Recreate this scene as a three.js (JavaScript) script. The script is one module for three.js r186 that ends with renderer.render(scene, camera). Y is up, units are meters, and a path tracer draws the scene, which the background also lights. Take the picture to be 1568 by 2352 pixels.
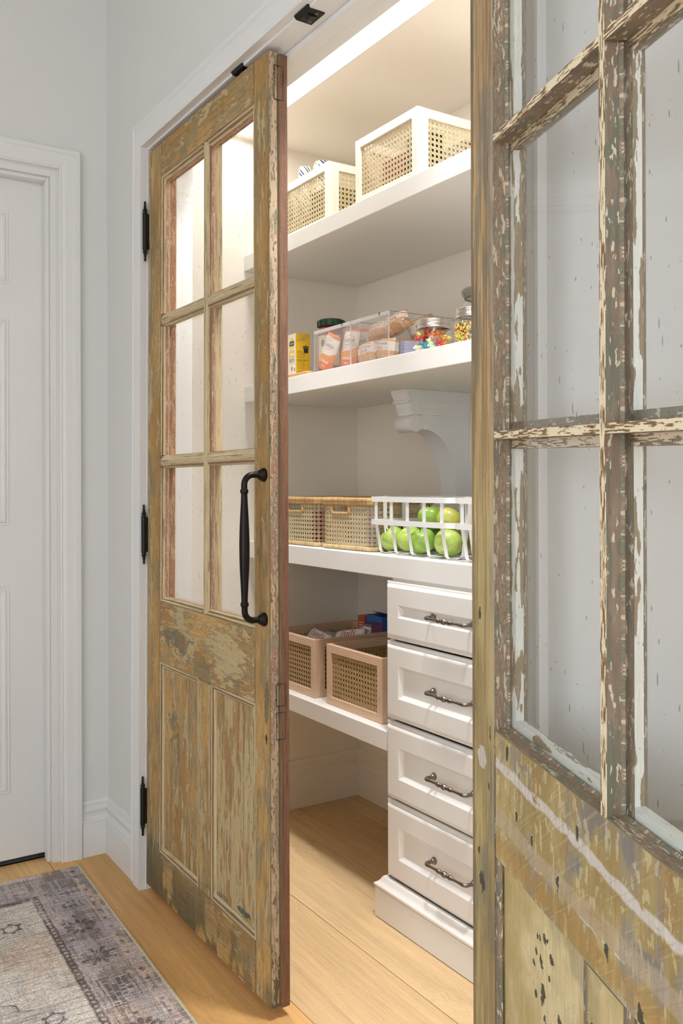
import * as THREE from 'three';
import { RoundedBoxGeometry } from 'three/addons/geometries/RoundedBoxGeometry.js';
import { mergeGeometries } from 'three/addons/utils/BufferGeometryUtils.js';
import { RectAreaLightUniformsLib } from 'three/addons/lights/RectAreaLightUniformsLib.js';

// ---------------------------------------------------------------- camera, sky, big lights, exposure
const scene = new THREE.Scene();
const camera = new THREE.PerspectiveCamera(2 * Math.atan(1176 / 2045.06) * 180 / Math.PI, 1568 / 2352, 0.05, 60);
const YAW = 0.5745;
camera.position.set(2.6818, 1.115, 0.8822);
camera.lookAt(2.6818 - Math.cos(YAW), 1.115, 0.8822 - Math.sin(YAW));
camera.rotateZ(-0.0031);
camera.setViewOffset(1568, 2352, 0, 59.74, 1568, 2352);
camera.updateProjectionMatrix();
scene.add(camera);
const renderer = new THREE.WebGLRenderer({ antialias: true });
renderer.toneMapping = THREE.LinearToneMapping;
renderer.toneMappingExposure = 1.0;
renderer.shadowMap.enabled = true;
RectAreaLightUniformsLib.init();
const SKY = 2.9;
scene.background = new THREE.Color().setRGB(0.91, 0.99, 1.10);
scene.backgroundIntensity = SKY;
const LED = { x0: 0.03, x1: 1.78, z: -0.428, w: 0.08, y: 2.28, L: 16, color: [0.985, 0.985, 1.0] };
const ledLight = new THREE.RectAreaLight(new THREE.Color().setRGB(...LED.color), LED.L, LED.x1 - LED.x0, LED.w);
ledLight.name = 'pantry_strip';
ledLight.position.set((LED.x0 + LED.x1) / 2, LED.y - 0.012, LED.z);
ledLight.lookAt(ledLight.position.x, 0, LED.z);
scene.add(ledLight);
// a recessed downlight in the same ceiling, right of the view
const CAN = { x: 1.36, z: -0.22, I: 9.2 };
const canLight = new THREE.SpotLight(new THREE.Color().setRGB(0.985, 0.985, 1.0), CAN.I, 0, 0.92, 0.75, 2);
canLight.name = 'pantry_downlight'; canLight.position.set(CAN.x, 2.274, CAN.z); canLight.target.position.set(CAN.x, 0, CAN.z); canLight.shadow.radius = 3.4;
scene.add(canLight, canLight.target);
// unseen downlight added to brighten the left end of the aisle, a narrow beam
const CAN2 = { x: 0.5, z: -0.185, I: 5.4 };
const canLight2 = canLight.clone(); canLight2.name = 'added_downlight_left'; canLight2.intensity = CAN2.I; canLight2.angle = 0.56; canLight2.penumbra = 0.45; canLight2.shadow.radius = 3.4;
canLight2.position.set(CAN2.x, 2.274, CAN2.z); canLight2.target = new THREE.Object3D(); canLight2.target.position.set(CAN2.x, 0, CAN2.z);
scene.add(canLight2, canLight2.target);

// ---------------------------------------------------------------- helpers
let seedv = 12345;
const rnd = () => { seedv = (seedv + 0x6d2b79f5) | 0; let t = Math.imul(seedv ^ (seedv >>> 15), 1 | seedv); t = (t + Math.imul(t ^ (t >>> 7), 61 | t)) ^ t; return ((t ^ (t >>> 14)) >>> 0) / 4294967296; };
const rr = (a, b) => a + (b - a) * rnd();
const NT = new Float32Array(65536); for (let i = 0; i < 65536; i++) NT[i] = rnd();
function vn(x, y) {
  const xi = Math.floor(x), yi = Math.floor(y), fx = x - xi, fy = y - yi;
  const sx = fx * fx * (3 - 2 * fx), sy = fy * fy * (3 - 2 * fy);
  const a = (xi & 255) << 8, b = ((xi + 1) & 255) << 8, c = yi & 255, d = (yi + 1) & 255;
  const p = NT[a | c], q = NT[b | c], r = NT[a | d], s = NT[b | d];
  return p + (q - p) * sx + (r - p + (p - q - r + s) * sx) * sy;
}
function fbm(x, y, o = 4) { let v = 0, a = 0.5, n = 0; for (let i = 0; i < o; i++) { v += a * vn(x, y); n += a; a *= 0.55; x = x * 2.03 + 17.3; y = y * 2.03 + 9.1; } return v / n; }
const ss = (a, b, x) => { const t = Math.min(1, Math.max(0, (x - a) / (b - a))); return t * t * (3 - 2 * t); };
const mix3 = (a, b, t) => [a[0] + (b[0] - a[0]) * t, a[1] + (b[1] - a[1]) * t, a[2] + (b[2] - a[2]) * t];
const s2l = (v) => v <= 0.04045 ? v / 12.92 : Math.pow((v + 0.055) / 1.055, 2.4);
const l2s = (v) => v <= 0.0031308 ? v * 12.92 : 1.055 * Math.pow(v, 1 / 2.4) - 0.055;
// a colour read off the photograph (0-255) and the light on it there -> the surface's own colour, in sRGB 0..1
const ownMemo = new Map();
const own = (r, g, b, f = 0.6) => { const k = ((r * 256 + g) * 256 + b) * 1000 + Math.round(f * 500); let c = ownMemo.get(k); if (!c) { c = [r, g, b].map((v) => l2s(Math.min(0.93, s2l(v / 255) / f))); ownMemo.set(k, c); } return c.slice(); };
function tex(w, h, fn, { bump = false, repeat, offset, clamp, mirror } = {}) {
  const d = new Uint8ClampedArray(w * h * 4), e = bump ? new Uint8Array(w * h) : null, out = {};
  for (let j = 0; j < h; j++) for (let i = 0; i < w; i++) {
    const c = fn((i + 0.5) / w, (j + 0.5) / h), k = (j * w + i) * 4;
    d[k] = c[0] * 255; d[k + 1] = c[1] * 255; d[k + 2] = c[2] * 255; d[k + 3] = 255;
    if (e) e[j * w + i] = Math.max(0, Math.min(255, (c[3] ?? 0.5) * 255));
  }
  const fin = (t, srgb) => {
    t.wrapS = t.wrapT = clamp ? THREE.ClampToEdgeWrapping : THREE.RepeatWrapping; t.magFilter = THREE.LinearFilter; t.minFilter = THREE.LinearFilter; if (mirror) t.wrapS = t.wrapT = THREE.MirroredRepeatWrapping;
    if (srgb) t.colorSpace = THREE.SRGBColorSpace;
    if (repeat) t.repeat.set(...repeat); if (offset) t.offset.set(...offset);
    t.needsUpdate = true; return t;
  };
  out.map = fin(new THREE.DataTexture(new Uint8Array(d.buffer), w, h, THREE.RGBAFormat), true);
  if (e) out.bump = fin(new THREE.DataTexture(e, w, h, THREE.RedFormat), false);
  return out;
}
function canvasTex(w, h, draw, srgb = true) {
  const c = document.createElement('canvas'); c.width = w; c.height = h; const g = c.getContext('2d'); draw(g, w, h);
  const t = new THREE.CanvasTexture(c); if (srgb) t.colorSpace = THREE.SRGBColorSpace; t.magFilter = THREE.LinearFilter; return t;
}
const lin = (c) => new THREE.Color().setRGB(c[0], c[1], c[2], THREE.SRGBColorSpace);
function M(o) {
  const { col, ...r } = o; const m = new THREE.MeshPhysicalMaterial({ roughness: 0.6, ...r });
  if (col) m.color.copy(lin(col)); return m;
}
// uv in metres from the position, by the side a face looks to; along: axis that the grain follows
function uvm(g, along) {
  const p = g.attributes.position, n = g.attributes.normal, uv = new Float32Array(p.count * 2);
  for (let i = 0; i < p.count; i++) {
    const x = p.getX(i), y = p.getY(i), z = p.getZ(i), ax = Math.abs(n.getX(i)), ay = Math.abs(n.getY(i)), az = Math.abs(n.getZ(i));
    let u, v;
    if (ay >= ax && ay >= az) { u = x; v = z; } else if (ax >= az) { u = z; v = y; } else { u = x; v = y; }
    if (along === 'y') { const t = u; u = v; v = t; if (ay >= ax && ay >= az) { u = z; v = x; } }
    if (along === 'z') { if (ay >= ax && ay >= az) { const t = u; u = v; v = t; } }
    uv[i * 2] = u; uv[i * 2 + 1] = v;
  }
  g.setAttribute('uv', new THREE.BufferAttribute(uv, 2)); return g;
}
const clean = (g) => { let r = g.index ? g.toNonIndexed() : g; if (!r.attributes.uv) uvm(r); for (const k of Object.keys(r.attributes)) if (!['position', 'normal', 'uv'].includes(k)) r.deleteAttribute(k); return r; };
const merge = (list, groups = false) => { const l = list.map((g) => { const r = clean(g); if (!groups) r.clearGroups(); return r; }); return mergeGeometries(l, groups); };
function box(x0, x1, y0, y1, z0, z1, c = 0.0015, along, seg = 1) {
  const w = x1 - x0, h = y1 - y0, d = z1 - z0;
  const g = c > 0 ? new RoundedBoxGeometry(w, h, d, seg, Math.min(c, w / 2.1, h / 2.1, d / 2.1)) : new THREE.BoxGeometry(w, h, d).toNonIndexed();
  g.translate((x0 + x1) / 2, (y0 + y1) / 2, (z0 + z1) / 2);
  return uvm(g, along);
}
// a polygon (s,d) swept from a0 to a1, which may lean with s (mitres); f(s,d,a) gives the point
function prism(poly, a0, a1, f, smooth) {
  const A = typeof a0 === 'function' ? a0 : () => a0, B = typeof a1 === 'function' ? a1 : () => a1, n = poly.length, pos = [], uv = [];
  const P = (k, e) => { const [s, d] = poly[k]; return f(s, d, e ? B(s, d) : A(s, d)); };
  let per = 0;
  for (let k = 0; k < n; k++) {
    const m = (k + 1) % n, q = [P(k, 0), P(m, 0), P(m, 1), P(k, 1)], L = Math.hypot(poly[m][0] - poly[k][0], poly[m][1] - poly[k][1]);
    const al = [A(...poly[k]), A(...poly[m]), B(...poly[m]), B(...poly[k])], w = [per, per + L, per + L, per];
    for (const i of [0, 1, 2, 0, 2, 3]) { pos.push(...q[i]); uv.push(al[i], w[i]); }
    per += L;
  }
  const tri = THREE.ShapeUtils.triangulateShape(poly.map((p) => new THREE.Vector2(...p)), []);
  for (const e of [0, 1]) for (const t of tri) for (const i of e ? t : [t[0], t[2], t[1]]) { pos.push(...P(i, e)); uv.push(...poly[i]); }
  let vol = 0;
  for (let i = 0; i < pos.length; i += 9) { const [a, b, c, d, e, g, h, k, l] = pos.slice(i, i + 9); vol += a * (e * l - g * k) + b * (g * h - d * l) + c * (d * k - e * h); }
  if (vol < 0) for (let i = 0; i < pos.length; i += 9) { for (let j = 0; j < 3; j++) { const t = pos[i + 3 + j]; pos[i + 3 + j] = pos[i + 6 + j]; pos[i + 6 + j] = t; } const u = (i / 9) * 6; for (let j = 0; j < 2; j++) { const t = uv[u + 2 + j]; uv[u + 2 + j] = uv[u + 4 + j]; uv[u + 4 + j] = t; } }
  const g = new THREE.BufferGeometry();
  g.setAttribute('position', new THREE.Float32BufferAttribute(pos, 3)); g.setAttribute('uv', new THREE.Float32BufferAttribute(uv, 2)); g.computeVertexNormals(); return g;
}
// nested rectangles of a moulded front: levels are [inset, height]; faces +z, lower left corner at 0,0
function stepped(w, h, levels) {
  const pos = [], R = levels.map(([i, z]) => [[i, i, z], [w - i, i, z], [w - i, h - i, z], [i, h - i, z]]);
  const quad = (a, b, c, d) => pos.push(...a, ...b, ...c, ...a, ...c, ...d);
  for (let k = 0; k + 1 < R.length; k++) for (let j = 0; j < 4; j++) { const m = (j + 1) % 4; quad(R[k][j], R[k][m], R[k + 1][m], R[k + 1][j]); }
  const L = R[R.length - 1]; quad(L[0], L[1], L[2], L[3]);
  const g = new THREE.BufferGeometry(); g.setAttribute('position', new THREE.Float32BufferAttribute(pos, 3)); g.computeVertexNormals(); return uvm(g);
}
// a round bar through points [x,y,z,r]
function sweep(pts, seg = 12) {
  const P = pts.map((p) => new THREE.Vector3(p[0], p[1], p[2])), pos = [], idx = [], uv = [], n = P.length;
  let up = null, len = 0;
  for (let i = 0; i < n; i++) {
    const t = new THREE.Vector3().subVectors(P[Math.min(n - 1, i + 1)], P[Math.max(0, i - 1)]).normalize();
    if (!up) { up = Math.abs(t.y) < 0.9 ? new THREE.Vector3(0, 1, 0) : new THREE.Vector3(1, 0, 0); }
    up.addScaledVector(t, -up.dot(t)).normalize();
    const side = new THREE.Vector3().crossVectors(t, up);
    if (i) len += P[i].distanceTo(P[i - 1]);
    for (let k = 0; k <= seg; k++) { const a = k / seg * Math.PI * 2, v = P[i].clone().addScaledVector(up, Math.cos(a) * pts[i][3]).addScaledVector(side, Math.sin(a) * pts[i][3]); pos.push(v.x, v.y, v.z); uv.push(len, k / seg * 0.05); }
  }
  for (let i = 0; i + 1 < n; i++) for (let k = 0; k < seg; k++) { const a = i * (seg + 1) + k, b = a + seg + 1; idx.push(a, b, a + 1, b, b + 1, a + 1); }
  for (const [i, o] of [[0, 1], [n - 1, 0]]) { const c = pos.length / 3; pos.push(P[i].x, P[i].y, P[i].z); uv.push(0, 0); for (let k = 0; k < seg; k++) { const a = i * (seg + 1) + k; o ? idx.push(c, a, a + 1) : idx.push(c, a + 1, a); } }
  const g = new THREE.BufferGeometry(); g.setAttribute('position', new THREE.Float32BufferAttribute(pos, 3)); g.setAttribute('uv', new THREE.Float32BufferAttribute(uv, 2)); g.setIndex(idx); g.computeVertexNormals(); return g;
}
const lathe = (pts, seg = 32) => new THREE.LatheGeometry(pts.map((p) => new THREE.Vector2(p[0], p[1])), seg);
const used = {};
function numbered(name) { const k = used[name] = (used[name] ?? -1) + 1; return k ? `${name}_${String(k).padStart(3, '0')}` : name; }
function mesh(name, g, m, parent) { const o = new THREE.Mesh(g, m); o.name = parent ? name : numbered(name); (parent || scene).add(o); return o; }
function thing(name, label, category, pos = [0, 0, 0], group) { const o = new THREE.Group(); o.name = numbered(name); o.position.set(...pos); scene.add(o); o.userData = { label, category }; if (group) o.userData.group = group; return o; }
function tag(o, label, category, group) { Object.assign(o.userData, { label, category }); if (group) o.userData.group = group; return o; }
const structure = (o, label, category) => { o.userData.kind = 'structure'; if (label) o.userData.label = label; if (category) o.userData.category = category; return o; };

// ---------------------------------------------------------------- shared materials
const wallT = tex(512, 512, (u, v) => { const n = fbm(u * 64, v * 64, 3); return [0.985, 0.985, 0.985, n]; }, { bump: true, repeat: [1.6, 1.6] });
const wallM = M({ col: [0.905, 0.905, 0.89], roughness: 0.75, bumpMap: wallT.bump, bumpScale: 0.0004 });
const pantryM = M({ col: [0.965, 0.93, 0.875], roughness: 0.7, bumpMap: wallT.bump, bumpScale: 0.0004 });  // warmer than the hall paint: the warm cast of pantry light is coloured in
const trimM = M({ col: [0.93, 0.93, 0.92], roughness: 0.38 });
const brushT = tex(512, 512, (u, v) => { const n = 0.6 * fbm(u * 6, v * 150, 3) + 0.4 * fbm(u * 40, v * 300, 2); return [1, 1, 1, n]; }, { bump: true, repeat: [2, 2] });
const shelfM = M({ col: [0.935, 0.925, 0.905], roughness: 0.42, bumpMap: brushT.bump, bumpScale: 0.00016 });
const cabinetM = M({ col: [0.925, 0.91, 0.885], roughness: 0.36 });
const doorWhiteT = tex(512, 1024, (u, v) => [1, 1, 1, 0.5 * fbm(u * 120, v * 16, 3) + 0.5 * vn(u * 240, v * 30)], { bump: true, repeat: [2, 1] });
const doorWhiteM = M({ col: [0.93, 0.93, 0.92], roughness: 0.42, bumpMap: doorWhiteT.bump, bumpScale: 0.0003 });
const blackM = M({ col: [0.15, 0.145, 0.14], roughness: 0.42, metalness: 0.55 });
const bronzeM = M({ col: [0.145, 0.125, 0.12], roughness: 0.34, metalness: 0.75 });
const pewterM = M({ col: [0.50, 0.475, 0.455], roughness: 0.33, metalness: 0.95 });
const glassM = M({ color: 0xffffff, roughness: 0.02, transmission: 1, thickness: 0, ior: 1.5 });
const acrylicM = M({ col: [0.985, 0.985, 0.985], roughness: 0.03, transmission: 1, thickness: 0, ior: 1.49 });
const steelM = M({ col: [0.80, 0.78, 0.75], roughness: 0.28, metalness: 1 });

// ---------------------------------------------------------------- room shell
const FLOORY = 0;
const H1 = 2.28, H2 = 2.75, ZB = -0.924, XR = 2.08, XE = 6.2, ZE = 2.6;
// floor: oak planks 0.25 wide along x
const oakT = tex(2048, 1024, (u, v) => {
  const x = u * 2.6, z = v * 1.0; let zz = z + 0.012 * fbm(x * 2, z * 5, 3), k = 0, dk = 0;
  const knots = [[0.42, 0.12], [1.75, 0.31], [1.08, 0.66], [2.3, 0.84]];
  for (const [kx, kz] of knots) { const dx = (x - kx) * 0.5 + 0.006 * (fbm(x * 40, z * 40, 2) - 0.5), dz = z - kz, r = Math.hypot(dx, dz) * (0.75 + 0.5 * vn(x * 70 + 9, z * 70)), w = Math.exp(-r * r / 0.0035); zz += w * (r * 1.7 - dz * 0.8); k += Math.exp(-r * r / 0.00035); dk += Math.exp(-r * r / 0.00004); }
  const broad = fbm(x * 1.4 + 3, zz * 26, 3), fine = fbm(x * 10, zz * 420, 2), ring = 0.5 + 0.5 * Math.sin(zz * 190 + 26 * fbm(x * 0.9, zz * 9, 3));
  let t = 0.86 + 0.16 * broad + 0.11 * (fine - 0.5) + 0.04 * (ring - 0.5) * fbm(x * 3, zz * 20, 2);
  const pore = vn(x * 60, z * 900) > 0.86 ? 0.93 : 1; t *= pore;
  t *= 1 - 0.13 * Math.min(1, k) - 0.3 * Math.min(1, dk);
  return [t * 1.0, t * (0.985 - 0.04 * k), t * (0.955 - 0.09 * k), 0.5 * fine + 0.4 * ring * 0.3];
}, { bump: true, repeat: [1 / 2.6, 1] });
const oakTints = [[230, 199, 155], [224, 191, 147], [233, 203, 162], [220, 186, 143], [227, 194, 150], [250, 202, 136], [246, 196, 128], [251, 207, 144], [244, 193, 126], [249, 200, 133]].map((c) => M({ color: lin(c.map((v) => v / 255)), map: oakT.map, bumpMap: oakT.bump, bumpScale: 0.0003, roughness: 0.52 }));  // second half repeats the oak warmer, with the hall light put into its colour
const floor = structure(mesh('floor', box(-0.12, XE + 0.1, -0.12, -0.021, -1.04, ZE + 0.1, 0), M({ col: [0.25, 0.18, 0.12], roughness: 0.9 })));
const cuts = { '-1': [0.02, 1.42, 3.1], 0: [0.021, 2.0, 4.1], 1: [0.0, 1.6, 3.6], 2: [0.015, 2.3, 4.4], 3: [0.0, 1.25, 3.3], 4: [0.0, 0.047, 2.2, 4.0], 5: [0, 1.5, 3.6], 6: [0, 0.8, 2.9], 7: [0, 1.9, 4.2], 8: [0, 1.1, 3.1], 9: [0, 2.3, 4.4], 10: [0, 0.6, 2.7], 11: [0, 1.7, 3.9], 12: [0, 1, 3], 13: [0, 2, 4] };
let pn = 0;
for (let r = -1; r <= 13; r++) {
  const zs = -0.82 + 0.2495 * r, xs = [...cuts[r], XE];
  xs[0] = -0.06;
  for (let i = 0; i + 1 < xs.length; i++) {
    const g = box(xs[i] + 0.0006, xs[i + 1] - 0.0006, -0.02, FLOORY - rr(0, 0.0004), Math.max(zs, -0.92) + 0.0006, Math.min(zs + 0.2495, ZE) - 0.0006, 0.0016);
    if (zs > ZE - 0.03) continue;
    const uv = g.attributes.uv, ox = rr(0, 2.6), oz = rr(0, 1); for (let k = 0; k < uv.count; k++) uv.setXY(k, uv.getX(k) + ox, uv.getY(k) + oz);
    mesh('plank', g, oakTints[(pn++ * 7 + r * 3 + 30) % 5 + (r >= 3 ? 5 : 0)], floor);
  }
}
// walls
structure(mesh('wall_pantry_left', box(-0.12, 0, 0, H2, -1.04, -0.06, 0), pantryM));
structure(mesh('wall_left', merge([box(-0.12, 0, 0, H2, -0.06, 0.155, 0), box(-0.12, 0, 2.0467, H2, 0.155, 0.955, 0), box(-0.12, 0, 0, H2, 0.955, ZE + 0.12, 0)]), wallM));
structure(mesh('wall_pantry_front', merge([box(0, 0.316, 0, H2, -0.115, 0, 0), box(1.764, XE + 0.12, 0, H2, -0.115, 0, 0), box(0.316, 1.764, 2.052, H2, -0.115, 0, 0)]), wallM));
structure(mesh('wall_pantry_back', box(0, XR + 0.1, 0, H1 + 0.15, ZB - 0.115, ZB, 0), pantryM));
structure(mesh('wall_pantry_right', box(XR, XR + 0.1, 0, H1 + 0.15, ZB, -0.115, 0), pantryM));
structure(mesh('ceiling_pantry', merge([box(0, XR, H1, H1 + 0.12, -0.385, -0.115, 0), box(0, XR, H1, H1 + 0.12, ZB, -0.4705, 0), box(0, LED.x0 - 0.004, H1, H1 + 0.12, -0.4705, -0.385, 0), box(LED.x1 + 0.004, XR, H1, H1 + 0.12, -0.4705, -0.385, 0)]), pantryM));
structure(mesh('ceiling_hall', box(-0.12, XE + 0.12, H2, H2 + 0.12, -0.115, ZE + 0.12, 0), wallM));
// hall walls behind the camera, each with a tall window
const W1 = { z0: 0.12, z1: 1.5, y0: 0.3, y1: 2.3 }, W2 = { x0: 1.5, x1: 5.4, y0: 0.2, y1: 2.5 };
structure(mesh('wall_east', merge([box(XE, XE + 0.12, 0, H2, 0, W1.z0, 0), box(XE, XE + 0.12, 0, H2, W1.z1, ZE + 0.12, 0), box(XE, XE + 0.12, 0, W1.y0, W1.z0, W1.z1, 0), box(XE, XE + 0.12, W1.y1, H2, W1.z0, W1.z1, 0)]), wallM));
structure(mesh('wall_south', merge([box(0, W2.x0, 0, H2, ZE, ZE + 0.12, 0), box(W2.x1, XE, 0, H2, ZE, ZE + 0.12, 0), box(W2.x0, W2.x1, 0, W2.y0, ZE, ZE + 0.12, 0), box(W2.x0, W2.x1, W2.y1, H2, ZE, ZE + 0.12, 0)]), wallM));
{
  const w1 = new THREE.Group(); w1.name = 'window_1'; scene.add(structure(w1, 'tall white framed window in the far end wall of the hall', 'window'));
  const fr = [];
  for (const z of [W1.z0 + 0.03, (W1.z0 + W1.z1) / 2, W1.z1 - 0.03]) fr.push(box(XE + 0.03, XE + 0.08, W1.y0, W1.y1, z - 0.03, z + 0.03, 0.004));
  for (const y of [W1.y0 + 0.03, 1.6, W1.y1 - 0.03]) fr.push(box(XE + 0.032, XE + 0.078, y - 0.03, y + 0.03, W1.z0, W1.z1, 0.004));
  mesh('window_frame', merge(fr), trimM, w1); mesh('pane', box(XE + 0.053, XE + 0.057, W1.y0, W1.y1, W1.z0, W1.z1, 0), glassM, w1);
  const w2 = new THREE.Group(); w2.name = 'window_2'; scene.add(structure(w2, 'wide white framed window in the hall wall opposite the pantry', 'window'));
  const f2 = [];
  for (const x of [W2.x0 + 0.03, (W2.x0 + W2.x1) / 2, W2.x1 - 0.03]) f2.push(box(x - 0.03, x + 0.03, W2.y0, W2.y1, ZE + 0.03, ZE + 0.08, 0.004));
  for (const y of [W2.y0 + 0.03, W2.y1 - 0.03]) f2.push(box(W2.x0, W2.x1, y - 0.03, y + 0.03, ZE + 0.032, ZE + 0.078, 0.004));
  mesh('window_frame', merge(f2), trimM, w2); mesh('pane', box(W2.x0, W2.x1, W2.y0, W2.y1, ZE + 0.053, ZE + 0.057, 0), glassM, w2);
}
// the recessed linear light
{
  const t = thing('ceiling_light', 'long glowing linear light recessed in the pantry ceiling', 'light', [0, 0, 0]);
  const zc = LED.z, y = LED.y;
  mesh('diffuser', box(LED.x0, LED.x1, y - 0.002, y + 0.004, zc - 0.0365, zc + 0.0365, 0), new THREE.MeshStandardMaterial({ color: 0xffffff, emissive: new THREE.Color().setRGB(1, 0.985, 0.965), emissiveIntensity: 3.2, roughness: 0.8 }), t);
  mesh('housing', merge([box(LED.x0 - 0.003, LED.x1 + 0.003, y - 0.003, y + 0.02, zc - 0.0415, zc - 0.0368, 0.0005), box(LED.x0 - 0.003, LED.x1 + 0.003, y - 0.003, y + 0.02, zc + 0.0368, zc + 0.0415, 0.0005), box(LED.x0 - 0.003, LED.x1 + 0.003, y + 0.005, y + 0.02, zc - 0.0366, zc + 0.0366, 0)]), trimM, t);
}
for (const [C, l] of [[CAN, 'small round recessed downlight in the pantry ceiling in front of the drawers'], [CAN2, 'added unseen round downlight in the pantry ceiling near the left wall']]) {
  const t = thing('downlight', l, 'light', [C.x, 2.28, C.z]);
  const r = lathe([[0.047, 0.003], [0.047, -0.002], [0.058, -0.004], [0.062, -0.002], [0.062, 0], [0.05, 0.004]], 40); mesh('trim_ring', r, trimM, t);
  const d = new THREE.CylinderGeometry(0.046, 0.046, 0.002, 32); d.translate(0, -0.0004, 0); mesh('lens', d, new THREE.MeshStandardMaterial({ color: 0xffffff, emissive: new THREE.Color(1, 0.98, 0.95), emissiveIntensity: 4 }), t);
}
// baseboards: profile (out, y)
const bbProf = [[0, 0], [0.0145, 0], [0.0145, 0.093], [0.0125, 0.096], [0.0125, 0.1], [0.014, 0.103], [0.0132, 0.107], [0.0072, 0.1098], [0.0062, 0.117], [0.0082, 0.127], [0.0118, 0.1345], [0.0126, 0.139], [0.0115, 0.1425], [0.0062, 0.145], [0.0058, 0.150], [0.0078, 0.156], [0.006, 0.163], [0.003, 0.166], [0, 0.166]];
const bbW = (p) => [p[0], p[1]];
function baseboardX(name, x0, x1, z, dir, m = trimM) { return structure(mesh(name, prism(bbProf, x0, x1, (s, d, a) => [a, d, z + dir * s]), m)); }
function baseboardZ(name, z0, z1, x, dir, m = trimM) { return structure(mesh(name, prism(bbProf, z0, z1, (s, d, a) => [x + dir * s, d, a]), m)); }
baseboardX('baseboard_pantry_front', 0, 0.24, 0, 1); baseboardX('baseboard_hall_right', 1.86, XE, 0, 1);
baseboardZ('baseboard_left', 0, 0.084, 0, 1); baseboardZ('baseboard_left_far', 1.03, ZE, 0, 1);
baseboardZ('baseboard_pantry_left', ZB, -0.116, 0, 1, pantryM); baseboardX('baseboard_pantry_back', 0, 0.84, ZB, 1, pantryM);
// casing of the pantry doors (its left leg leans like the old wall)
const LEAN = 0.0165, lean = (y, x) => (y - 1.0) * LEAN * Math.max(0, Math.min(1, 1 - (x - 0.34) / 1.4));
const casProf = (w, t) => [[0, 0], [0, t], [0.006, t], [0.010, t - 0.003], [0.02, t - 0.002], [w * 0.62, t - 0.001], [w * 0.74, t - 0.0035], [w - 0.010, t - 0.006], [w - 0.006, t - 0.003], [w - 0.001, t - 0.004], [w, t - 0.008], [w, 0]];
{
  const t = new THREE.Group(); t.name = 'trim_1'; scene.add(structure(t, 'white moulded casing and jamb around the pantry opening', 'door frame'));
  const P = casProf(0.076, 0.02), xi = 0.330, xo = 1.752, yi = 2.0415;
  const bend = (g) => { const p = g.attributes.position; for (let i = 0; i < p.count; i++) p.setX(i, p.getX(i) + lean(p.getY(i), p.getX(i))); g.computeVertexNormals(); return g; };
  mesh('casing_leg', bend(prism(P, 0, (s) => yi + s, (s, d, a) => [xi - s, a, d])), trimM, t);
  mesh('casing_leg', prism(P, 0, (s) => yi + s, (s, d, a) => [xo + s, a, d]), trimM, t);
  mesh('casing_head', bend(prism(P, (s) => xi - s, (s) => xo + s, (s, d, a) => [a, yi + s, d])), trimM, t);
  mesh('jamb', bend(box(0.316, 0.332, 0, 2.036, -0.133, 0.0005, 0.001)), trimM, t);
  mesh('jamb', box(1.748, 1.764, 0, 2.036, -0.133, 0.0005, 0.001), trimM, t);
  mesh('jamb_head', box(0.332, 1.748, 2.036, 2.052, -0.133, 0.0005, 0.001), trimM, t);
  mesh('door_stop', bend(box(0.332, 0.342, 0, 2.036, -0.084, -0.050, 0.002)), trimM, t);
  mesh('door_stop', box(1.738, 1.748, 0, 2.036, -0.084, -0.050, 0.002), trimM, t);
  mesh('door_stop', box(0.332, 1.748, 2.024, 2.036, -0.084, -0.050, 0.002), trimM, t);
  // ball catch plates on the head
  for (const x of [0.905, 1.187]) {
    const g = merge([prism([[0.0215, -0.0005], [-0.006, -0.0005], [-0.0105, -0.0006], [-0.0132, 0.0006], [-0.0132, 0.0045], [-0.0180, 0.0050], [-0.0186, 0.0034], [-0.0165, 0.0006], [-0.0145, -0.0018], [-0.0095, -0.0026], [0.0215, -0.0026]], -0.0255, 0.0255, (s, d, a) => [x + a, 2.036 + d, -0.0125 - s]),
      prism([[0.011, -0.0026], [0.008, -0.0045], [-0.002, -0.006], [-0.009, -0.0045], [-0.0105, -0.0026]], -0.008, 0.008, (s, d, a) => [x + a + 0.001, 2.036 + d, -0.0155 - s])]);
    const pl = mesh('catch_plate', g, blackM, t); pl.userData.label = 'dark metal ball catch plate screwed to the door head';
    for (const [dx, dz] of [[0.016, -0.018], [-0.017, -0.022]]) {
      const s = new THREE.SphereGeometry(0.0042, 12, 6, 0, Math.PI * 2, 0, Math.PI / 2); s.scale(1, 0.4, 1); s.rotateX(Math.PI); s.translate(x + dx, 2.0336, dz - 0.003);
      mesh('screw', merge([s, box(x + dx - 0.003, x + dx + 0.003, 2.0315, 2.0322, dz - 0.0036, dz - 0.0024, 0), box(x + dx - 0.0006, x + dx + 0.0006, 2.0315, 2.0322, dz - 0.006, dz, 0)]), pewterM, pl);
    }
  }
}
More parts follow.
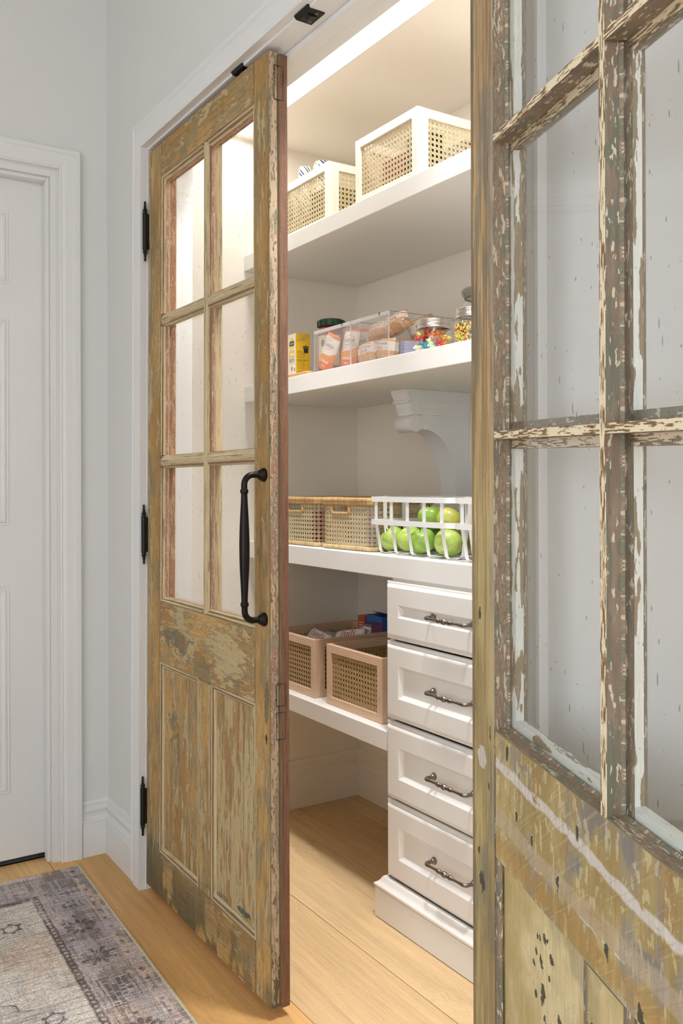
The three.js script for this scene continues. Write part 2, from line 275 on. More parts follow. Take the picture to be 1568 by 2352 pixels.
// white six panel door in the left wall
{
  const t = new THREE.Group(); t.name = 'trim_2'; scene.add(structure(t, 'white casing and jamb around the panel door', 'door frame'));
  const P = [[0, 0], [0, 0.012], [0.004, 0.015], [0.006, 0.0125], [0.01, 0.0135], [0.016, 0.016], [0.034, 0.0165], [0.043, 0.0175], [0.045, 0.0205], [0.058, 0.0205], [0.0605, 0.018], [0.0605, 0]].map(([s, d]) => [s, d]);
  const z0 = 0.1465, z1 = 0.962, yi = 2.0585;
  mesh('casing_leg', prism(P, 0, (s) => yi + s, (s, d, a) => [d, a, z0 - s]), trimM, t);
  mesh('casing_leg', prism(P, 0, (s) => yi + s, (s, d, a) => [d, a, z1 + s]), trimM, t);
  mesh('casing_head', prism(P, (s) => z0 - s, (s) => z1 + s, (s, d, a) => [d, yi + s, a]), trimM, t);
  mesh('jamb', box(-0.12, 0.0005, 0, 2.052, 0.1535, 0.1705, 0.001), trimM, t); mesh('jamb', box(-0.12, 0.0005, 0, 2.052, 0.938, 0.955, 0.001), trimM, t);
  mesh('jamb_head', box(-0.12, 0.0005, 2.0346, 2.052, 0.1705, 0.938, 0.001), trimM, t);
  mesh('door_stop', box(-0.046, -0.012, 0, 2.0346, 0.1705, 0.181, 0.002), trimM, t); mesh('door_stop', box(-0.046, -0.012, 2.023, 2.0346, 0.181, 0.938, 0.002), trimM, t);
  const d = new THREE.Group(); d.name = 'door_3'; scene.add(structure(d, 'closed white painted six panel door in the left wall', 'door'));
  mesh('slab', box(-0.086, -0.049, 0.018, 2.032, 0.1735, 0.936, 0.002), doorWhiteM, d);
  for (const [y0, y1] of [[1.712, 1.925], [1.002, 1.61], [0.214, 0.826]]) for (const [a, b] of [[0.279, 0.515], [0.595, 0.83]]) {
    const g = stepped(b - a, y1 - y0, [[0, 0], [0.0015, 0.003], [0.005, 0.003], [0.007, 0.001], [0.011, 0.0045], [0.016, 0.0045], [0.021, 0.0015], [0.024, 0.001], [0.05, 0.0045]]);
    g.rotateY(Math.PI / 2); g.translate(-0.049, y0, b); mesh('panel', uvm(g), doorWhiteM, d);
  }
}
//<DOORS>
// ---------------------------------------------------------------- the two old glazed doors
const DY = { b: 0.018, bt: 0.137, lb: 0.648, lt: 0.81, m1: 1.181, m2: 1.556, tb: 1.936, t: 2.026 };
const F1 = 0.84;
const crack = (x, y, w) => { const n = Math.abs(fbm(x, y, 3) - 0.5); return 1 - ss(w * 0.4, w, n); };
// painted hall side of the left door: u across (m), y up (m)
function paintLeft(u, y) {
  const rail = u > 0.09 && u < 0.636 && (y > DY.tb - 0.012 || (y > DY.lb && y < DY.lt) || y < DY.bt), stile = u <= 0.09 || u >= 0.636, mull = !rail && !stile && u > 0.327 && u < 0.398, panR = u > 0.398 && u < 0.636 && y < DY.lb && y > DY.bt;
  const a = rail ? u : y, b = rail ? y : u, o = rail ? 31 : stile ? (u < 0.3 ? 0 : 53) : mull ? 77 : panR ? 101 : 130;
  const big = fbm(b * 9 + o, a * 3.2 + o, 4), mid = fbm(b * 26 + o, a * 8 + o, 4), st = fbm(b * 120 + o, a * 15 + o, 4), fine = fbm(b * 420, a * 60 + o, 2), blot = fbm(u * 22 + 9, y * 22, 4);
  let c = mix3(own(158, 122, 68, F1), own(184, 147, 88, F1), ss(0.3, 0.7, big)), h = 0.55;
  c = mix3(c, own(150, 132, 96, F1), 0.75 * ss(0.48, 0.66, mid));
  c = c.map((v) => v * (0.93 + 0.14 * fine));
  // grey-green stain left of older paint
  const g = ss(0.53, 0.66, fbm(u * 13 + 40, y * 7 + o, 4) + (rail ? 0.03 : 0) + (u > 0.64 && y > 1.0 ? 0.085 : 0) - (y < 0.62 && !stile ? 0.05 : 0));
  c = mix3(c, own(116, 106, 82, F1), 0.46 * g * ss(0.25, 0.6, fbm(b * 60, a * 22, 3)));
  // flakes of pale paint with a chipped outline
  let th = stile ? (u < 0.05 ? 0.56 : 0.62) : rail ? 0.61 : mull ? 0.56 : panR ? 0.485 : 0.575;
  if (rail && y > 0.6 && y < 0.85) th -= 0.20 * Math.exp(-(((u - 0.50) / 0.11) ** 2) - (((y - 0.715) / 0.05) ** 2)) + 0.05;
  if (rail && y > 1.98) th -= 0.055;
  if (panR && y < 0.5) th -= 0.02;
  if (u > 0.655 && u < 0.69 && y > 0.7) th -= 0.045;
  const fl = 0.45 * fbm(b * 42 + o, a * (rail ? 13 : 6.5) + o, 4) + 0.4 * fbm(b * 130 + o, a * (rail ? 46 : 26) + o, 4) + 0.15 * blot;
  const d = fl - th;
  if (d > 0) { c = mix3(c, mix3(own(188, 168, 124, F1), own(174, 160, 126, F1), big), 0.85); h = 0.8; }
  const e = Math.abs(d); if (e < 0.011) { c = mix3(c, own(96, 74, 48, F1), 0.6 * (1 - e / 0.011)); h -= 0.25 * (1 - e / 0.011); }
  // bare wood showing
  const w = fbm(b * 60 + o + 200, a * 7 + o, 4) - (panR ? 0.635 : rail || stile ? 0.745 : 0.69) + (panR ? 0.17 * Math.exp(-(((u - 0.49) / 0.035) ** 2) - (((y - 0.46) / 0.09) ** 2)) : 0);
  if (w > 0) { c = mix3(c, own(148, 108, 68, F1), 0.75 * Math.min(1, w * 40)); h = 0.42; }
  // worn scratches and cracks
  c = mix3(c, own(86, 66, 44, F1), 0.38 * crack(b * 85 + o, a * (stile ? 10 : 17) + o, 0.014)); h -= 0.15 * crack(b * 85 + o, a * 17 + o, 0.014);
  const sc = fbm(b * 210 + o + 60, a * 17, 3); if (sc > 0.70) { c = mix3(c, own(112, 88, 58, F1), 0.3); h -= 0.1; }
  if (sc < 0.30) c = mix3(c, own(190, 174, 140, F1), 0.5);
  // mould and dirt at the foot
  if (y < 0.34) { const m = ss(0.27, 0.03, y + 0.28 * (u - 0.12) * (u > 0.12 ? 0.7 : 0) + 0.16 * (fbm(u * 34, y * 7 + 3, 4) - 0.5)) * ss(0.40, 0.60, fbm(u * 30 + 5, y * 12, 4) + (u < 0.35 ? 0.09 : -0.01)); c = mix3(c, own(66, 63, 46, F1), 0.66 * m * (y < 0.16 ? 1 : 0.35)); }
  // marks that stand alone: key hole, patches, board joints
  const mark = (x, yy, rx, ry, col, k = 0.85) => { if (Math.abs(u - x) > rx * 1.75 || Math.abs(y - yy) > ry * 1.75) return; const q = ((u - x) / rx) ** 2 + ((y - yy) / ry) ** 2 + (rx > 0.02 ? 3.4 * (fbm(u * 42 + x * 9, y * 60, 4) - 0.5) + 1.4 * (fbm(u * 170, y * 170, 2) - 0.5) : 1.6 * (fbm(u * 150, y * 150, 2) - 0.5)); if (q < 1) { c = mix3(c, col, k * Math.min(1, (1 - q) * 3)); h -= 0.15; } };
  const dk = own(52, 44, 32, F1);
  mark(0.688, 0.585, 0.005, 0.011, dk); mark(0.69, 0.66, 0.010, 0.05, own(84, 82, 68, F1), 0.6); mark(0.43, 0.16, 0.07, 0.008, own(84, 88, 70, F1), 0.5); mark(0.57, 0.168, 0.03, 0.009, own(76, 84, 70, F1), 0.9);
  mark(0.17, 0.50, 0.03, 0.05, own(104, 102, 82, F1), 0.6); mark(0.2, 0.44, 0.008, 0.05, own(92, 94, 76, F1), 0.55); mark(0.21, 0.72, 0.09, 0.028, own(96, 92, 74, F1), 0.6); mark(0.36, 0.68, 0.07, 0.03, own(98, 94, 76, F1), 0.45);
  if (Math.abs(u - 0.09) < 0.0012 || Math.abs(u - 0.636) < 0.0012) { c = c.map((v) => v * 0.45); h = 0.1; }
  if (!rail && !stile && y < DY.lb && (Math.abs(u - 0.268) < 0.0007 || Math.abs(u - 0.565) < 0.0006)) { c = c.map((v) => v * 0.7); h = 0.25; }
  return [...c.map((v) => Math.max(0, Math.min(1, v))), Math.max(0, h)];
}
const leftT = tex(896, 1792, (a, b) => paintLeft(a * 0.72, b * 2.05), { bump: true, repeat: [1 / 0.72, 1 / 2.05] });
const leftM = M({ map: leftT.map, bumpMap: leftT.bump, bumpScale: 0.0022, roughness: 0.7 });
// pantry side of the right door, seen close: yellow ochre over grey, scraped
const F2 = 0.86;
function chips(u, y, list) { for (const [x, yy, rx, ry] of list) { if (Math.abs(u - x) > rx * 1.45 || Math.abs(y - yy) > ry * 1.45) continue; const q = ((u - x) / rx) ** 2 * 1.7 + ((y - yy) / ry) ** 2 * 1.5 + 2.6 * (fbm(u * 210 + x * 50, y * 150, 3) - 0.5); if (q < 0.62) return 1; if (q < 0.72) return 0.3; } return 0; }
const CHIPS = [[0.034, 0.597, 0.014, 0.020], [0.029, 0.95, 0.007, 0.014], [0.023, 0.635, 0.007, 0.007], [0.118, 0.791, 0.006, 0.015], [0.146, 0.728, 0.006, 0.014], [0.19, 0.715, 0.006, 0.012], [0.30, 0.772, 0.005, 0.012], [0.255, 0.70, 0.006, 0.014], [0.36, 0.68, 0.006, 0.012], [0.42, 0.66, 0.008, 0.018], [0.205, 0.61, 0.013, 0.008], [0.188, 0.604, 0.008, 0.008], [0.183, 0.585, 0.006, 0.007], [0.196, 0.58, 0.007, 0.011], [0.222, 0.596, 0.008, 0.008], [0.176, 0.568, 0.005, 0.005], [0.199, 0.545, 0.008, 0.022], [0.242, 0.54, 0.008, 0.010], [0.236, 0.52, 0.005, 0.006], [0.205, 0.51, 0.008, 0.018], [0.21, 0.455, 0.018, 0.028], [0.215, 0.572, 0.005, 0.006], [0.18, 0.535, 0.005, 0.006], [0.325, 0.575, 0.012, 0.03], [0.49, 0.745, 0.007, 0.01], [0.063, 0.80, 0.004, 0.012], [0.058, 0.73, 0.004, 0.010]];
function paintRight(u, y) {
  const stile = u < 0.0785, rail = !stile && y > DY.lb && y < DY.lt, seam = 0.2985, panel = !stile && !rail;
  const up = ss(0.95, 1.35, y);
  const o = stile ? 3 : rail ? 21 : u > seam ? 61 : 41;
  const big = fbm(u * 10 + o, y * 5 + o, 4), st = fbm(u * 95 + o, y * 6 + o, 4), fine = fbm(u * 330 + o, y * 26, 3), blot = fbm(u * 26 + o, y * 26, 4);
  let c = mix3(own(156, 135, 88, F2), own(186, 167, 116, F2), ss(0.3, 0.7, big)), h = 0.6;
  if (panel) c = mix3(own(182, 162, 110, F2), own(210, 194, 150, F2), ss(0.3, 0.72, 0.5 * big + 0.5 * blot));
  if (stile) {
    c = mix3(c, own(168, 138, 100, F2), up * 0.9);
    c = c.map((v) => v * (0.86 + 0.28 * st)); h = 0.45 + 0.35 * st;
    c = mix3(c, own(142, 124, 84, F2), 0.6 * ss(0.5, 0.65, fbm(u * 60, y * 5, 4)) * (1 - up));
    const gr = ss(0.53, 0.66, fbm(u * 26 + 7, y * 7, 4) + (y > 1.1 && y < 1.5 && u < 0.03 ? 0.1 : 0)); c = mix3(c, own(112, 114, 104, F2), 0.55 * gr);
    const gl = fbm(u * 200 + 11, y * 8, 3); if (gl > 0.62) { c = mix3(c, own(116, 90, 62, F2), 0.4 * (0.3 + up)); h -= 0.3; }
    if (gl < 0.34) c = mix3(c, own(206, 180, 132, F2), 0.4 * (0.4 + up));
    const ed = ss(0.064, 0.0785, u + 0.02 * (fbm(u * 40, y * 26, 3) - 0.5)); c = mix3(c, own(178, 166, 150, F2), 0.65 * ed * (y > 0.8 ? 1 : 0.1));
    { const q = ((u - 0.036) / 0.016) ** 2 + ((y - 0.762) / 0.016) ** 2 + 1.5 * (fbm(u * 110, y * 110, 3) - 0.5); if (q < 0.8) { c = mix3(c, own(208, 202, 196, F2), 0.8); h = 0.8; } }
    if (u < 0.006 + 0.008 * fbm(3, y * 30, 3)) c = mix3(c, own(96, 82, 60, F2), 0.5);
  }
  if (rail) {
    const v1 = fbm(u * 60 + 5, y * 6, 4), v2 = fbm(u * 20 + 15, y * 20 + 3, 4);
    c = mix3(c, own(142, 134, 122, F2), 0.78 * ss(0.47, 0.60, 0.5 * v1 + 0.5 * v2)); c = mix3(c, own(118, 116, 116, F2), 0.7 * ss(0.56, 0.68, v2));
    c = mix3(c, own(150, 116, 70, F2), 0.4 * ss(0.60, 0.72, fbm(u * 55 + 90, y * 16, 4)));
    const cr = fbm(u * 150 + 7, y * 60, 3); if (cr > 0.64) { c = mix3(c, own(206, 194, 156, F2), 0.55); h += 0.1; }
    // scraped white bands along the rail
    const wy = y + 0.010 * (fbm(u * 9, 4, 3) - 0.5) + 0.007 * (fbm(u * 55, y * 55, 3) - 0.5), wb = 1 - ss(0.0045, 0.0085, Math.abs(wy - 0.7535 + 0.02 * ss(0.2, 0.5, u) - 0.013));
    c = mix3(c, own(206, 200, 196, F2), 0.85 * wb * ss(0.30, 0.44, fbm(u * 50 + 3, y * 90, 3) + 0.12)); h += 0.15 * wb;
    const pb = 1 - ss(0.009, 0.014, Math.abs(wy - 0.700)); c = mix3(c, own(184, 166, 142, F2), 0.6 * pb * ss(0.25, 0.5, fbm(u * 14, y * 60, 3) + 0.1));
    if (Math.abs(wy - 0.689) < 0.0012 && fbm(u * 20, 2, 2) > 0.45) c = mix3(c, own(222, 216, 208, F2), 0.55 * ss(0.4, 0.6, fbm(u * 90, 6, 2)));
    c = mix3(c, own(168, 132, 72, F2), 0.55 * (1 - ss(0.006, 0.02, Math.abs(y - 0.668))));
  }
  if (panel) {
    const g = ss(0.55, 0.68, fbm(u * 16 + 80, y * 10, 4)); c = mix3(c, own(150, 142, 112, F2), 0.45 * g);
    c = mix3(c, own(150, 112, 66, F2), 0.2 * crack(u * 110 + o, y * 70, 0.012)); if (u > seam) c = mix3(c, own(120, 116, 92, F2), 0.55 * ss(0.45, 0.62, fbm(u * 70, y * 9, 4)) * ss(0.36, 0.30, u));
    if (Math.abs(u - seam) < 0.0014) { c = c.map((v) => v * 0.42); h = 0.1; }
  }
  const sr = fbm((u * 0.8 + y * 0.6) * 16, (u * 0.6 - y * 0.8) * 420, 3); if (rail && sr > 0.71) c = mix3(c, own(216, 204, 168, F2), 0.22); if (rail && sr < 0.29) c = mix3(c, own(112, 94, 66, F2), 0.15);
  c = c.map((v) => v * (0.92 + 0.16 * fine));
  const cp = chips(u, y, CHIPS); if (cp) { c = mix3(c, cp > 0.5 ? own(64, 64, 50, F2) : own(226, 206, 160, F2), 0.9); h = cp > 0.5 ? 0.2 : 0.75; }
  c = mix3(c, own(92, 74, 50, F2), 0.16 * crack(u * 60 + o, y * 12 + 8, 0.008));
  if (Math.abs(u - 0.0785) < 0.0008 && y < DY.lt + 0.002) { c = c.map((v) => v * 0.45); h = 0.1; }
  return [...c.map((v) => Math.max(0, Math.min(1, v))), Math.max(0, h)];
}
const rightLowT = tex(1120, 1610, (a, b) => paintRight(a * 0.52, 0.1 + b * 0.75), { bump: true, repeat: [1 / 0.52, 1 / 0.75], offset: [0, -0.1 / 0.75] });
const rightUpT = tex(176, 2048, (a, b) => paintRight(a * 0.09, 0.82 + b * 1.24), { bump: true, repeat: [1 / 0.09, 1 / 1.24], offset: [0, -0.82 / 1.24] });
const rightM = M({ map: rightLowT.map, bumpMap: rightLowT.bump, bumpScale: 0.0016, roughness: 0.6 }), rightUpM = M({ map: rightUpT.map, bumpMap: rightUpT.bump, bumpScale: 0.002, roughness: 0.65 });
// long sides: raw reddish wood (left door) and stained brown (right door); u along z over 0.05 m, v along the piece over 1 m
const redT = tex(96, 2048, (a, b) => { b *= 2.1; const f = fbm(a * 26, b * 60, 3), p = fbm(a * 9 + 5, b * 30, 4); let c = mix3(own(140, 94, 68, 0.95), own(182, 132, 100, 0.95), f); if (p > 0.60) c = mix3(c, own(206, 180, 148, 0.95), 0.65); if (fbm(a * 30, b * 240, 2) > 0.70) c = c.map((v) => v * 0.7); return [...c, f]; }, { bump: true, repeat: [20, 1 / 2.1] });
const redM = M({ map: redT.map, bumpMap: redT.bump, bumpScale: 0.0008, roughness: 0.75 });
const brownT = tex(128, 2048, (a, b) => { b *= 1.05; const f = fbm(a * 24, b * 110, 3), p = fbm(a * 7 + 50, b * 18, 4), q = fbm(a * 10 + 8, b * 46, 4); let c = mix3(own(100, 84, 68, 0.72), own(138, 120, 98, 0.72), f), h = 0.5; if (p > 0.60) { c = mix3(c, own(90, 98, 82, 0.72), 0.6); h = 0.6; } if (q > 0.68) { c = mix3(c, own(188, 176, 154, 0.72), 0.75); h = 0.8; } if (fbm(a * 40, b * 300, 2) > 0.66) c = mix3(c, own(160, 144, 122, 0.72), 0.4); return [...c, h]; }, { bump: true, repeat: [20, 1 / 1.05], mirror: true });
const brownM = M({ map: brownT.map, bumpMap: brownT.bump, bumpScale: 0.0012, roughness: 0.75 });
// free edge of the left door: cream painted front half, red wood back half
const edgeT = tex(96, 2048, (a, b) => { const y = b * 2.05, n = fbm(a * 9, y * 30, 4), k = fbm(a * 22 + 4, y * 90, 3); let c = mix3(own(208, 180, 146, 1.2), own(186, 162, 132, 1.2), n), h = 0.7; const bare = fbm(a * 4 + 31, y * 9, 4) - 0.53 + (y > 0.55 && y < 1.35 ? 0.07 : -0.06); if (bare > 0) { c = mix3(c, own(160, 114, 86, 1.25), 0.8); h = 0.45; if (k > 0.6) c = own(208, 196, 178, 1.2); } const gr = fbm(a * 12 + 70, y * 24, 4); if (gr > 0.6) c = mix3(c, own(150, 140, 116, 1.15), 1.15); if (k > 0.67) { c = mix3(c, own(84, 66, 48, 1.15), 0.7); h = 0.3; } if (y < 0.13 && fbm(a * 5, y * 40, 3) > 0.48) c = mix3(c, own(82, 76, 58, 1.15), 0.8); return [...c, h]; }, { bump: true, repeat: [20, 1 / 2.05] });
const edgeM = M({ map: edgeT.map, bumpMap: edgeT.bump, bumpScale: 0.0015, roughness: 0.65 });
const edgeRedT = tex(96, 2048, (a, b) => { const y = b * 2.05, f = fbm(a * 30, y * 36, 3), n = fbm(a * 5, y * 8 + 4, 3); let c = mix3(own(120, 82, 58, 1.3), own(156, 112, 86, 1.3), 0.6 * f + 0.4 * n); if (fbm(a * 60, y * 160, 2) > 0.80) c = mix3(c, own(200, 184, 168, 1.3), 0.4); if (fbm(a * 46 + 9, y * 14, 3) > 0.62) c = c.map((q) => q * 0.8); return [...c, f]; }, { bump: true, repeat: [20, 1 / 2.05] });
const edgeRedM = M({ map: edgeRedT.map, bumpMap: edgeRedT.bump, bumpScale: 0.0008, roughness: 0.7 });
// mouldings: u along (m), v round the section (m)
const mldT1 = tex(2048, 64, (a, b) => {
  const x = a * 2.1, v = b * 0.06, n = fbm(x * 30, v * 260, 4), k = fbm(x * 11 + 3, v * 420, 3); let c = mix3(own(172, 152, 112, F1), own(206, 190, 154, F1), n), h = 0.7;
  const band = Math.exp(-(((v - 0.0085) / 0.0024) ** 2)) + Math.exp(-(((v - 0.0405) / 0.003) ** 2)) + 0.8 * Math.exp(-(((v - 0.048) / 0.002) ** 2)), worn = ss(0.30, 0.40, band * (0.78 + 1.5 * (fbm(x * 10 + 9, v * 130, 4) - 0.5)));
  c = mix3(c, own(108, 78, 52, F1), 0.8 * worn); if (k > 0.66) c = mix3(c, own(92, 88, 70, F1), 0.5);
  return [...c, h - 0.3 * worn];
}, { bump: true, repeat: [1 / 2.1, 1 / 0.06] });
const mldM1 = M({ map: mldT1.map, bumpMap: mldT1.bump, bumpScale: 0.0012, roughness: 0.6 });
const mldT2 = tex(2048, 256, (a, b) => {
  const x = a * 1.05, v = b * 0.11, n = fbm(x * 30, v * 240, 4), k = fbm(x * 26 + 3, v * 130, 4); let c = mix3(own(98, 84, 69, 0.72), own(140, 124, 104, 0.72), n), h = 0.5;
  if (k > 0.62) { c = mix3(c, own(92, 98, 84, 0.72), 0.6); h = 0.6; } if (fbm(x * 90 + 9, v * 330, 4) > 0.66) { c = own(184, 174, 154, 0.72); h = 0.85; }
  const rib = v > 0.087 && v < 0.099; if (rib) { const q = fbm(x * 75, v * 700, 3); c = q > 0.46 ? own(214, 200, 170, 0.75) : q > 0.40 ? own(150, 118, 80, 0.75) : own(112, 90, 64, 0.75); h = q > 0.46 ? 0.8 : 0.4; }
  return [...c, h];
}, { bump: true, repeat: [1 / 1.05, 1 / 0.11], mirror: true });
const mldM2 = M({ map: mldT2.map, bumpMap: mldT2.bump, bumpScale: 0.0014, roughness: 0.6 });
const puttyT = tex(2048, 96, (a, b) => { a *= 1.05; const n = fbm(a * 40, b * 10, 4), k = fbm(a * 18 + 3, b * 5, 4); let c = mix3(own(176, 178, 166, 0.55), own(206, 210, 200, 0.55), n); if (k > 0.58) c = own(120, 106, 84, 0.55); return [...c, n]; }, { bump: true, repeat: [1 / 1.05, 20], mirror: true });
const puttyM = M({ map: puttyT.map, bumpMap: puttyT.bump, bumpScale: 0.001, roughness: 0.5 });
const puttyRedT = tex(2048, 64, (a, b) => { a *= 2.1; const n = fbm(a * 60, b * 8, 4), rag = 0.55 + 0.4 * (fbm(a * 34, 2, 4) - 0.5); let c = mix3(own(150, 104, 76, 0.95), own(190, 142, 110, 0.95), fbm(a * 20, b * 20, 3)); if (b > rag) c = mix3(own(206, 180, 146, 0.95), own(166, 142, 112, 0.95), n); if (fbm(a * 80, b * 20, 2) > 0.7) c = own(220, 204, 178, 0.95); return [...c, n]; }, { bump: true, repeat: [1 / 2.1, 1 / 0.0125] });
const puttyRedM = M({ map: puttyRedT.map, bumpMap: puttyRedT.bump, bumpScale: 0.001, roughness: 0.65 });
// seedy old glass: small stretched bubbles
const seedT = tex(512, 1024, (a, b) => { const x = a * 150, y = b * 56, xi = Math.floor(x), yi = Math.floor(y); let k = 0; for (let i = -1; i <= 1; i++) for (let j = -1; j <= 1; j++) { const q = (xi + i) & 255, w = (yi + j) & 255, r1 = NT[(q << 8) | w], r2 = NT[(w << 8) | q], r3 = NT[((q * 7 + 3) & 255) << 8 | ((w * 5 + 1) & 255)]; if (r3 > 0.10) continue; const dx = (x - (xi + i) - r1) / (0.07 + 0.06 * r3 * 5), dy = (y - (yi + j) - r2) / (0.05 + 0.42 * r1 * r1 * r2); const d = dx * dx + dy * dy; if (d < 1) k = Math.max(k, (1 - d)); } const wv = fbm(a * 5, b * 4, 3); const c = 1 - 0.26 * Math.min(1, k * 1.4); return [c, c, c, 0.5 + 0.35 * (wv - 0.5) + 0.4 * k]; }, { bump: true, repeat: [1.5, 1.0] });
const seedM = M({ col: [0.99, 0.99, 0.985], map: seedT.map, bumpMap: seedT.bump, bumpScale: 0.0022, roughness: 0.03, transmission: 1, thickness: 0, ior: 1.5 });

function oldDoor(root, o) {
  const { W, sL, sR, mu, back } = o, TH = 0.045, zf = (d) => back ? -TH + d : -d;
  const zr = (d0, d1) => back ? [-TH + d0, -TH + d1] : [-d1, -d0];
  const face = o.face, side = o.side, six = (l, r) => [r, l, side, side, back ? face : face, face];
  const put = (name, g, m, par = root) => mesh(name, o.warp ? o.warp(g) : g, m, par);
  const [a0, a1] = zr(0, TH);
  const yb = DY.b, yt = DY.t;
  // hinge stile (its upper and lower half carry their own paint)
  if (o.faceUp) {
    const l = box(0, sL, yb, 0.84, a0, a1, 0.0025, 'z'), u = box(0, sL, 0.84, yt, a0, a1, 0.0025, 'z');
    for (const g of [l, u]) { /* plain join, no seam */ }
    const gl = new THREE.BoxGeometry(sL, 0.84 - yb, TH).toNonIndexed(), gu = new THREE.BoxGeometry(sL, yt - 0.84, TH).toNonIndexed();
    gl.translate(sL / 2, (0.84 + yb) / 2, -TH / 2); gu.translate(sL / 2, (0.84 + yt) / 2, -TH / 2); uvm(gl, 'z'); uvm(gu, 'z');
    const gg = mergeGeometries([gl, gu].map((g) => { g.clearGroups(); return g; }), false), cnt = 36; gg.clearGroups();
    for (let i = 0; i < 12; i++) gg.addGroup(i * 6, 6, i % 6 < 4 ? 0 : i < 6 ? 1 : 2);
    put('stile', gg, [side, face, o.faceUp]);
  } else put('stile', box(0, sL, yb, yt, a0, a1, 0.003, 'z'), six(side, side));
  // free stile: front half, groove and back half show on its edge
  const s1 = zr(0, 0.0205), s2 = zr(0.0205, 0.0235), s3 = zr(0.0235, TH), x0 = W - sR;
  const fs = put('stile', merge([box(x0, W, yb + 0.004, yt, ...s1, 0.0035, 'z'), box(x0, W - 0.003, yb + 0.004, yt - 0.004, ...s2, 0, 'z')], false), o.edge ? face : face);
  if (o.edge) {
    fs.geometry = (() => { const g = box(x0, W, yb + 0.004, yt, ...s1, 0.0035, 'z'); return o.warp ? o.warp(g) : g; })(); fs.material = [o.edge, side, side, side, face, face];
    const gr = put('edge_groove', box(x0, W - 0.0028, yb + 0.006, yt - 0.006, ...s2, 0, 'z'), M({ col: own(88, 80, 62, 0.7), roughness: 0.8 }));
    const es = put('edge_strip', box(x0, W + 0.0008, yb + 0.002, yt - 0.003, ...s3, 0.003, 'z'), [o.edgeBack, side, side, side, face, face]); es.userData.label = 'bare reddish wood half of the door edge';
    for (const [y0, y1, d0, d1] of [[1.925, 1.995, 0.013, 0.033], [0.655, 0.70, 0.014, 0.034], [0.585, 0.64, 0.014, 0.034]]) {
      const [e0, e1] = zr(d0, d1); put('tenon_joint', merge([box(W - 0.004, W + 0.00105, y0 - 0.0012, y0, e0 - 0.001, e1 + 0.001, 0), box(W - 0.004, W + 0.00105, y1, y1 + 0.0009, e0 - 0.001, e1 + 0.001, 0), box(W - 0.004, W + 0.00105, y0, y1, e0 - 0.001, e0, 0), box(W - 0.004, W + 0.00105, y0, y1, e1, e1 + 0.0008, 0)]), M({ col: [0.16, 0.12, 0.09], roughness: 0.9 }), es);
    }
  }
  for (const [n, y0, y1] of [['top_rail', DY.tb, yt], ['lock_rail', DY.lb, DY.lt], ['bottom_rail', yb + 0.002, DY.bt]]) put(n, box(sL + 0.0003, x0 - 0.0003, y0, y1, a0 + 0.0004, a1 - 0.0004, 0.002, 'z'), six(side, side));
  // lower panels: two boards each, with a mullion between
  const mw = 0.036, pz = back ? [-0.03, -0.009] : [-0.03, -0.009];
  put('mullion', box(mu - mw, mu + mw, DY.bt, DY.lb, a0 + 0.0006, a1 - 0.0006, 0.002, 'z'), six(side, side));
  for (const [p0, p1, s] of [[sL, mu - mw, o.seams[0]], [mu + mw, x0, o.seams[1]]]) for (const [b0, b1] of [[p0 - 0.004, s - 0.0004], [s + 0.0004, p1 + 0.004]]) put('panel_board', box(b0, b1, DY.bt - 0.004, DY.lb + 0.004, ...pz, 0.0008, 'z'), six(side, side));
  // mouldings stuck on the edges of a field
  const prof = [[0, 0.0018], [0.003, 0.001], [0.005, 0.0032], [0.009, 0.005], [0.012, 0.0095], [0.0125, 0.0105], [0, 0.0105]];
  const ring = (name, x0, x1, y0, y1, P, m, par) => put(name, merge([
    prism(P, (s) => y0 + s, (s) => y1 - s, (s, d, a) => [x0 + s, a, zf(d)]), prism(P, (s) => y0 + s, (s) => y1 - s, (s, d, a) => [x1 - s, a, zf(d)]),
    prism(P, (s) => x0 + s, (s) => x1 - s, (s, d, a) => [a, y0 + s, zf(d)]), prism(P, (s) => x0 + s, (s) => x1 - s, (s, d, a) => [a, y1 - s, zf(d)])]), m, par);
  const big = prof.map(([s, d]) => [s * 1.35, d]);
  if (!back) { ring('panel_moulding', sL, mu - mw, DY.bt, DY.lb, big.map(([s, d]) => [s, Math.min(d, 0.009)]), o.mould); ring('panel_moulding', mu + mw, x0, DY.bt, DY.lb, big.map(([s, d]) => [s, Math.min(d, 0.009)]), o.mould); }
  else for (const [p0, p1] of [[sL, mu - mw], [mu + mw, x0]]) { const r = [[0, 0.0365], [0.008, 0.0365], [0.011, 0.0395], [0.008, 0.043], [0.003, 0.044], [0, 0.0435]]; put('panel_moulding', merge([prism(r, DY.bt, DY.lb, (s, d, a) => [p0 + s, a, zf(d)]), prism(r, DY.bt, DY.lb, (s, d, a) => [p1 - s, a, zf(d)])]), o.mould); }
  // muntins
  const mp = [[-0.017, 0.011], [-0.014, 0.006], [-0.008, 0.004], [-0.005, 0.0012], [0.005, 0.0012], [0.008, 0.004], [0.014, 0.006], [0.017, 0.011], [0.017, 0.0205], [0.005, 0.0205], [0.005, 0.0445], [-0.005, 0.0445], [-0.005, 0.0205], [-0.017, 0.0205]];
  put('muntin', prism(mp, DY.lt - 0.002, DY.tb + 0.002, (s, d, a) => [mu + s, a, zf(d)]), o.muntin);
  for (const y of [DY.m1, DY.m2]) for (const [b0, b1] of [[sL, mu - 0.005], [mu + 0.005, x0]]) put('muntin', prism(mp, (s, d) => (b0 > sL ? b0 + (d > 0.021 ? 0 : Math.max(0, 0.012 - Math.abs(s))) : b0), (s, d) => (b0 > sL ? b1 : b1 - (d > 0.021 ? 0 : Math.max(0, 0.012 - Math.abs(s)))), (s, d, a) => [a, y + s, zf(d)]), o.muntin);
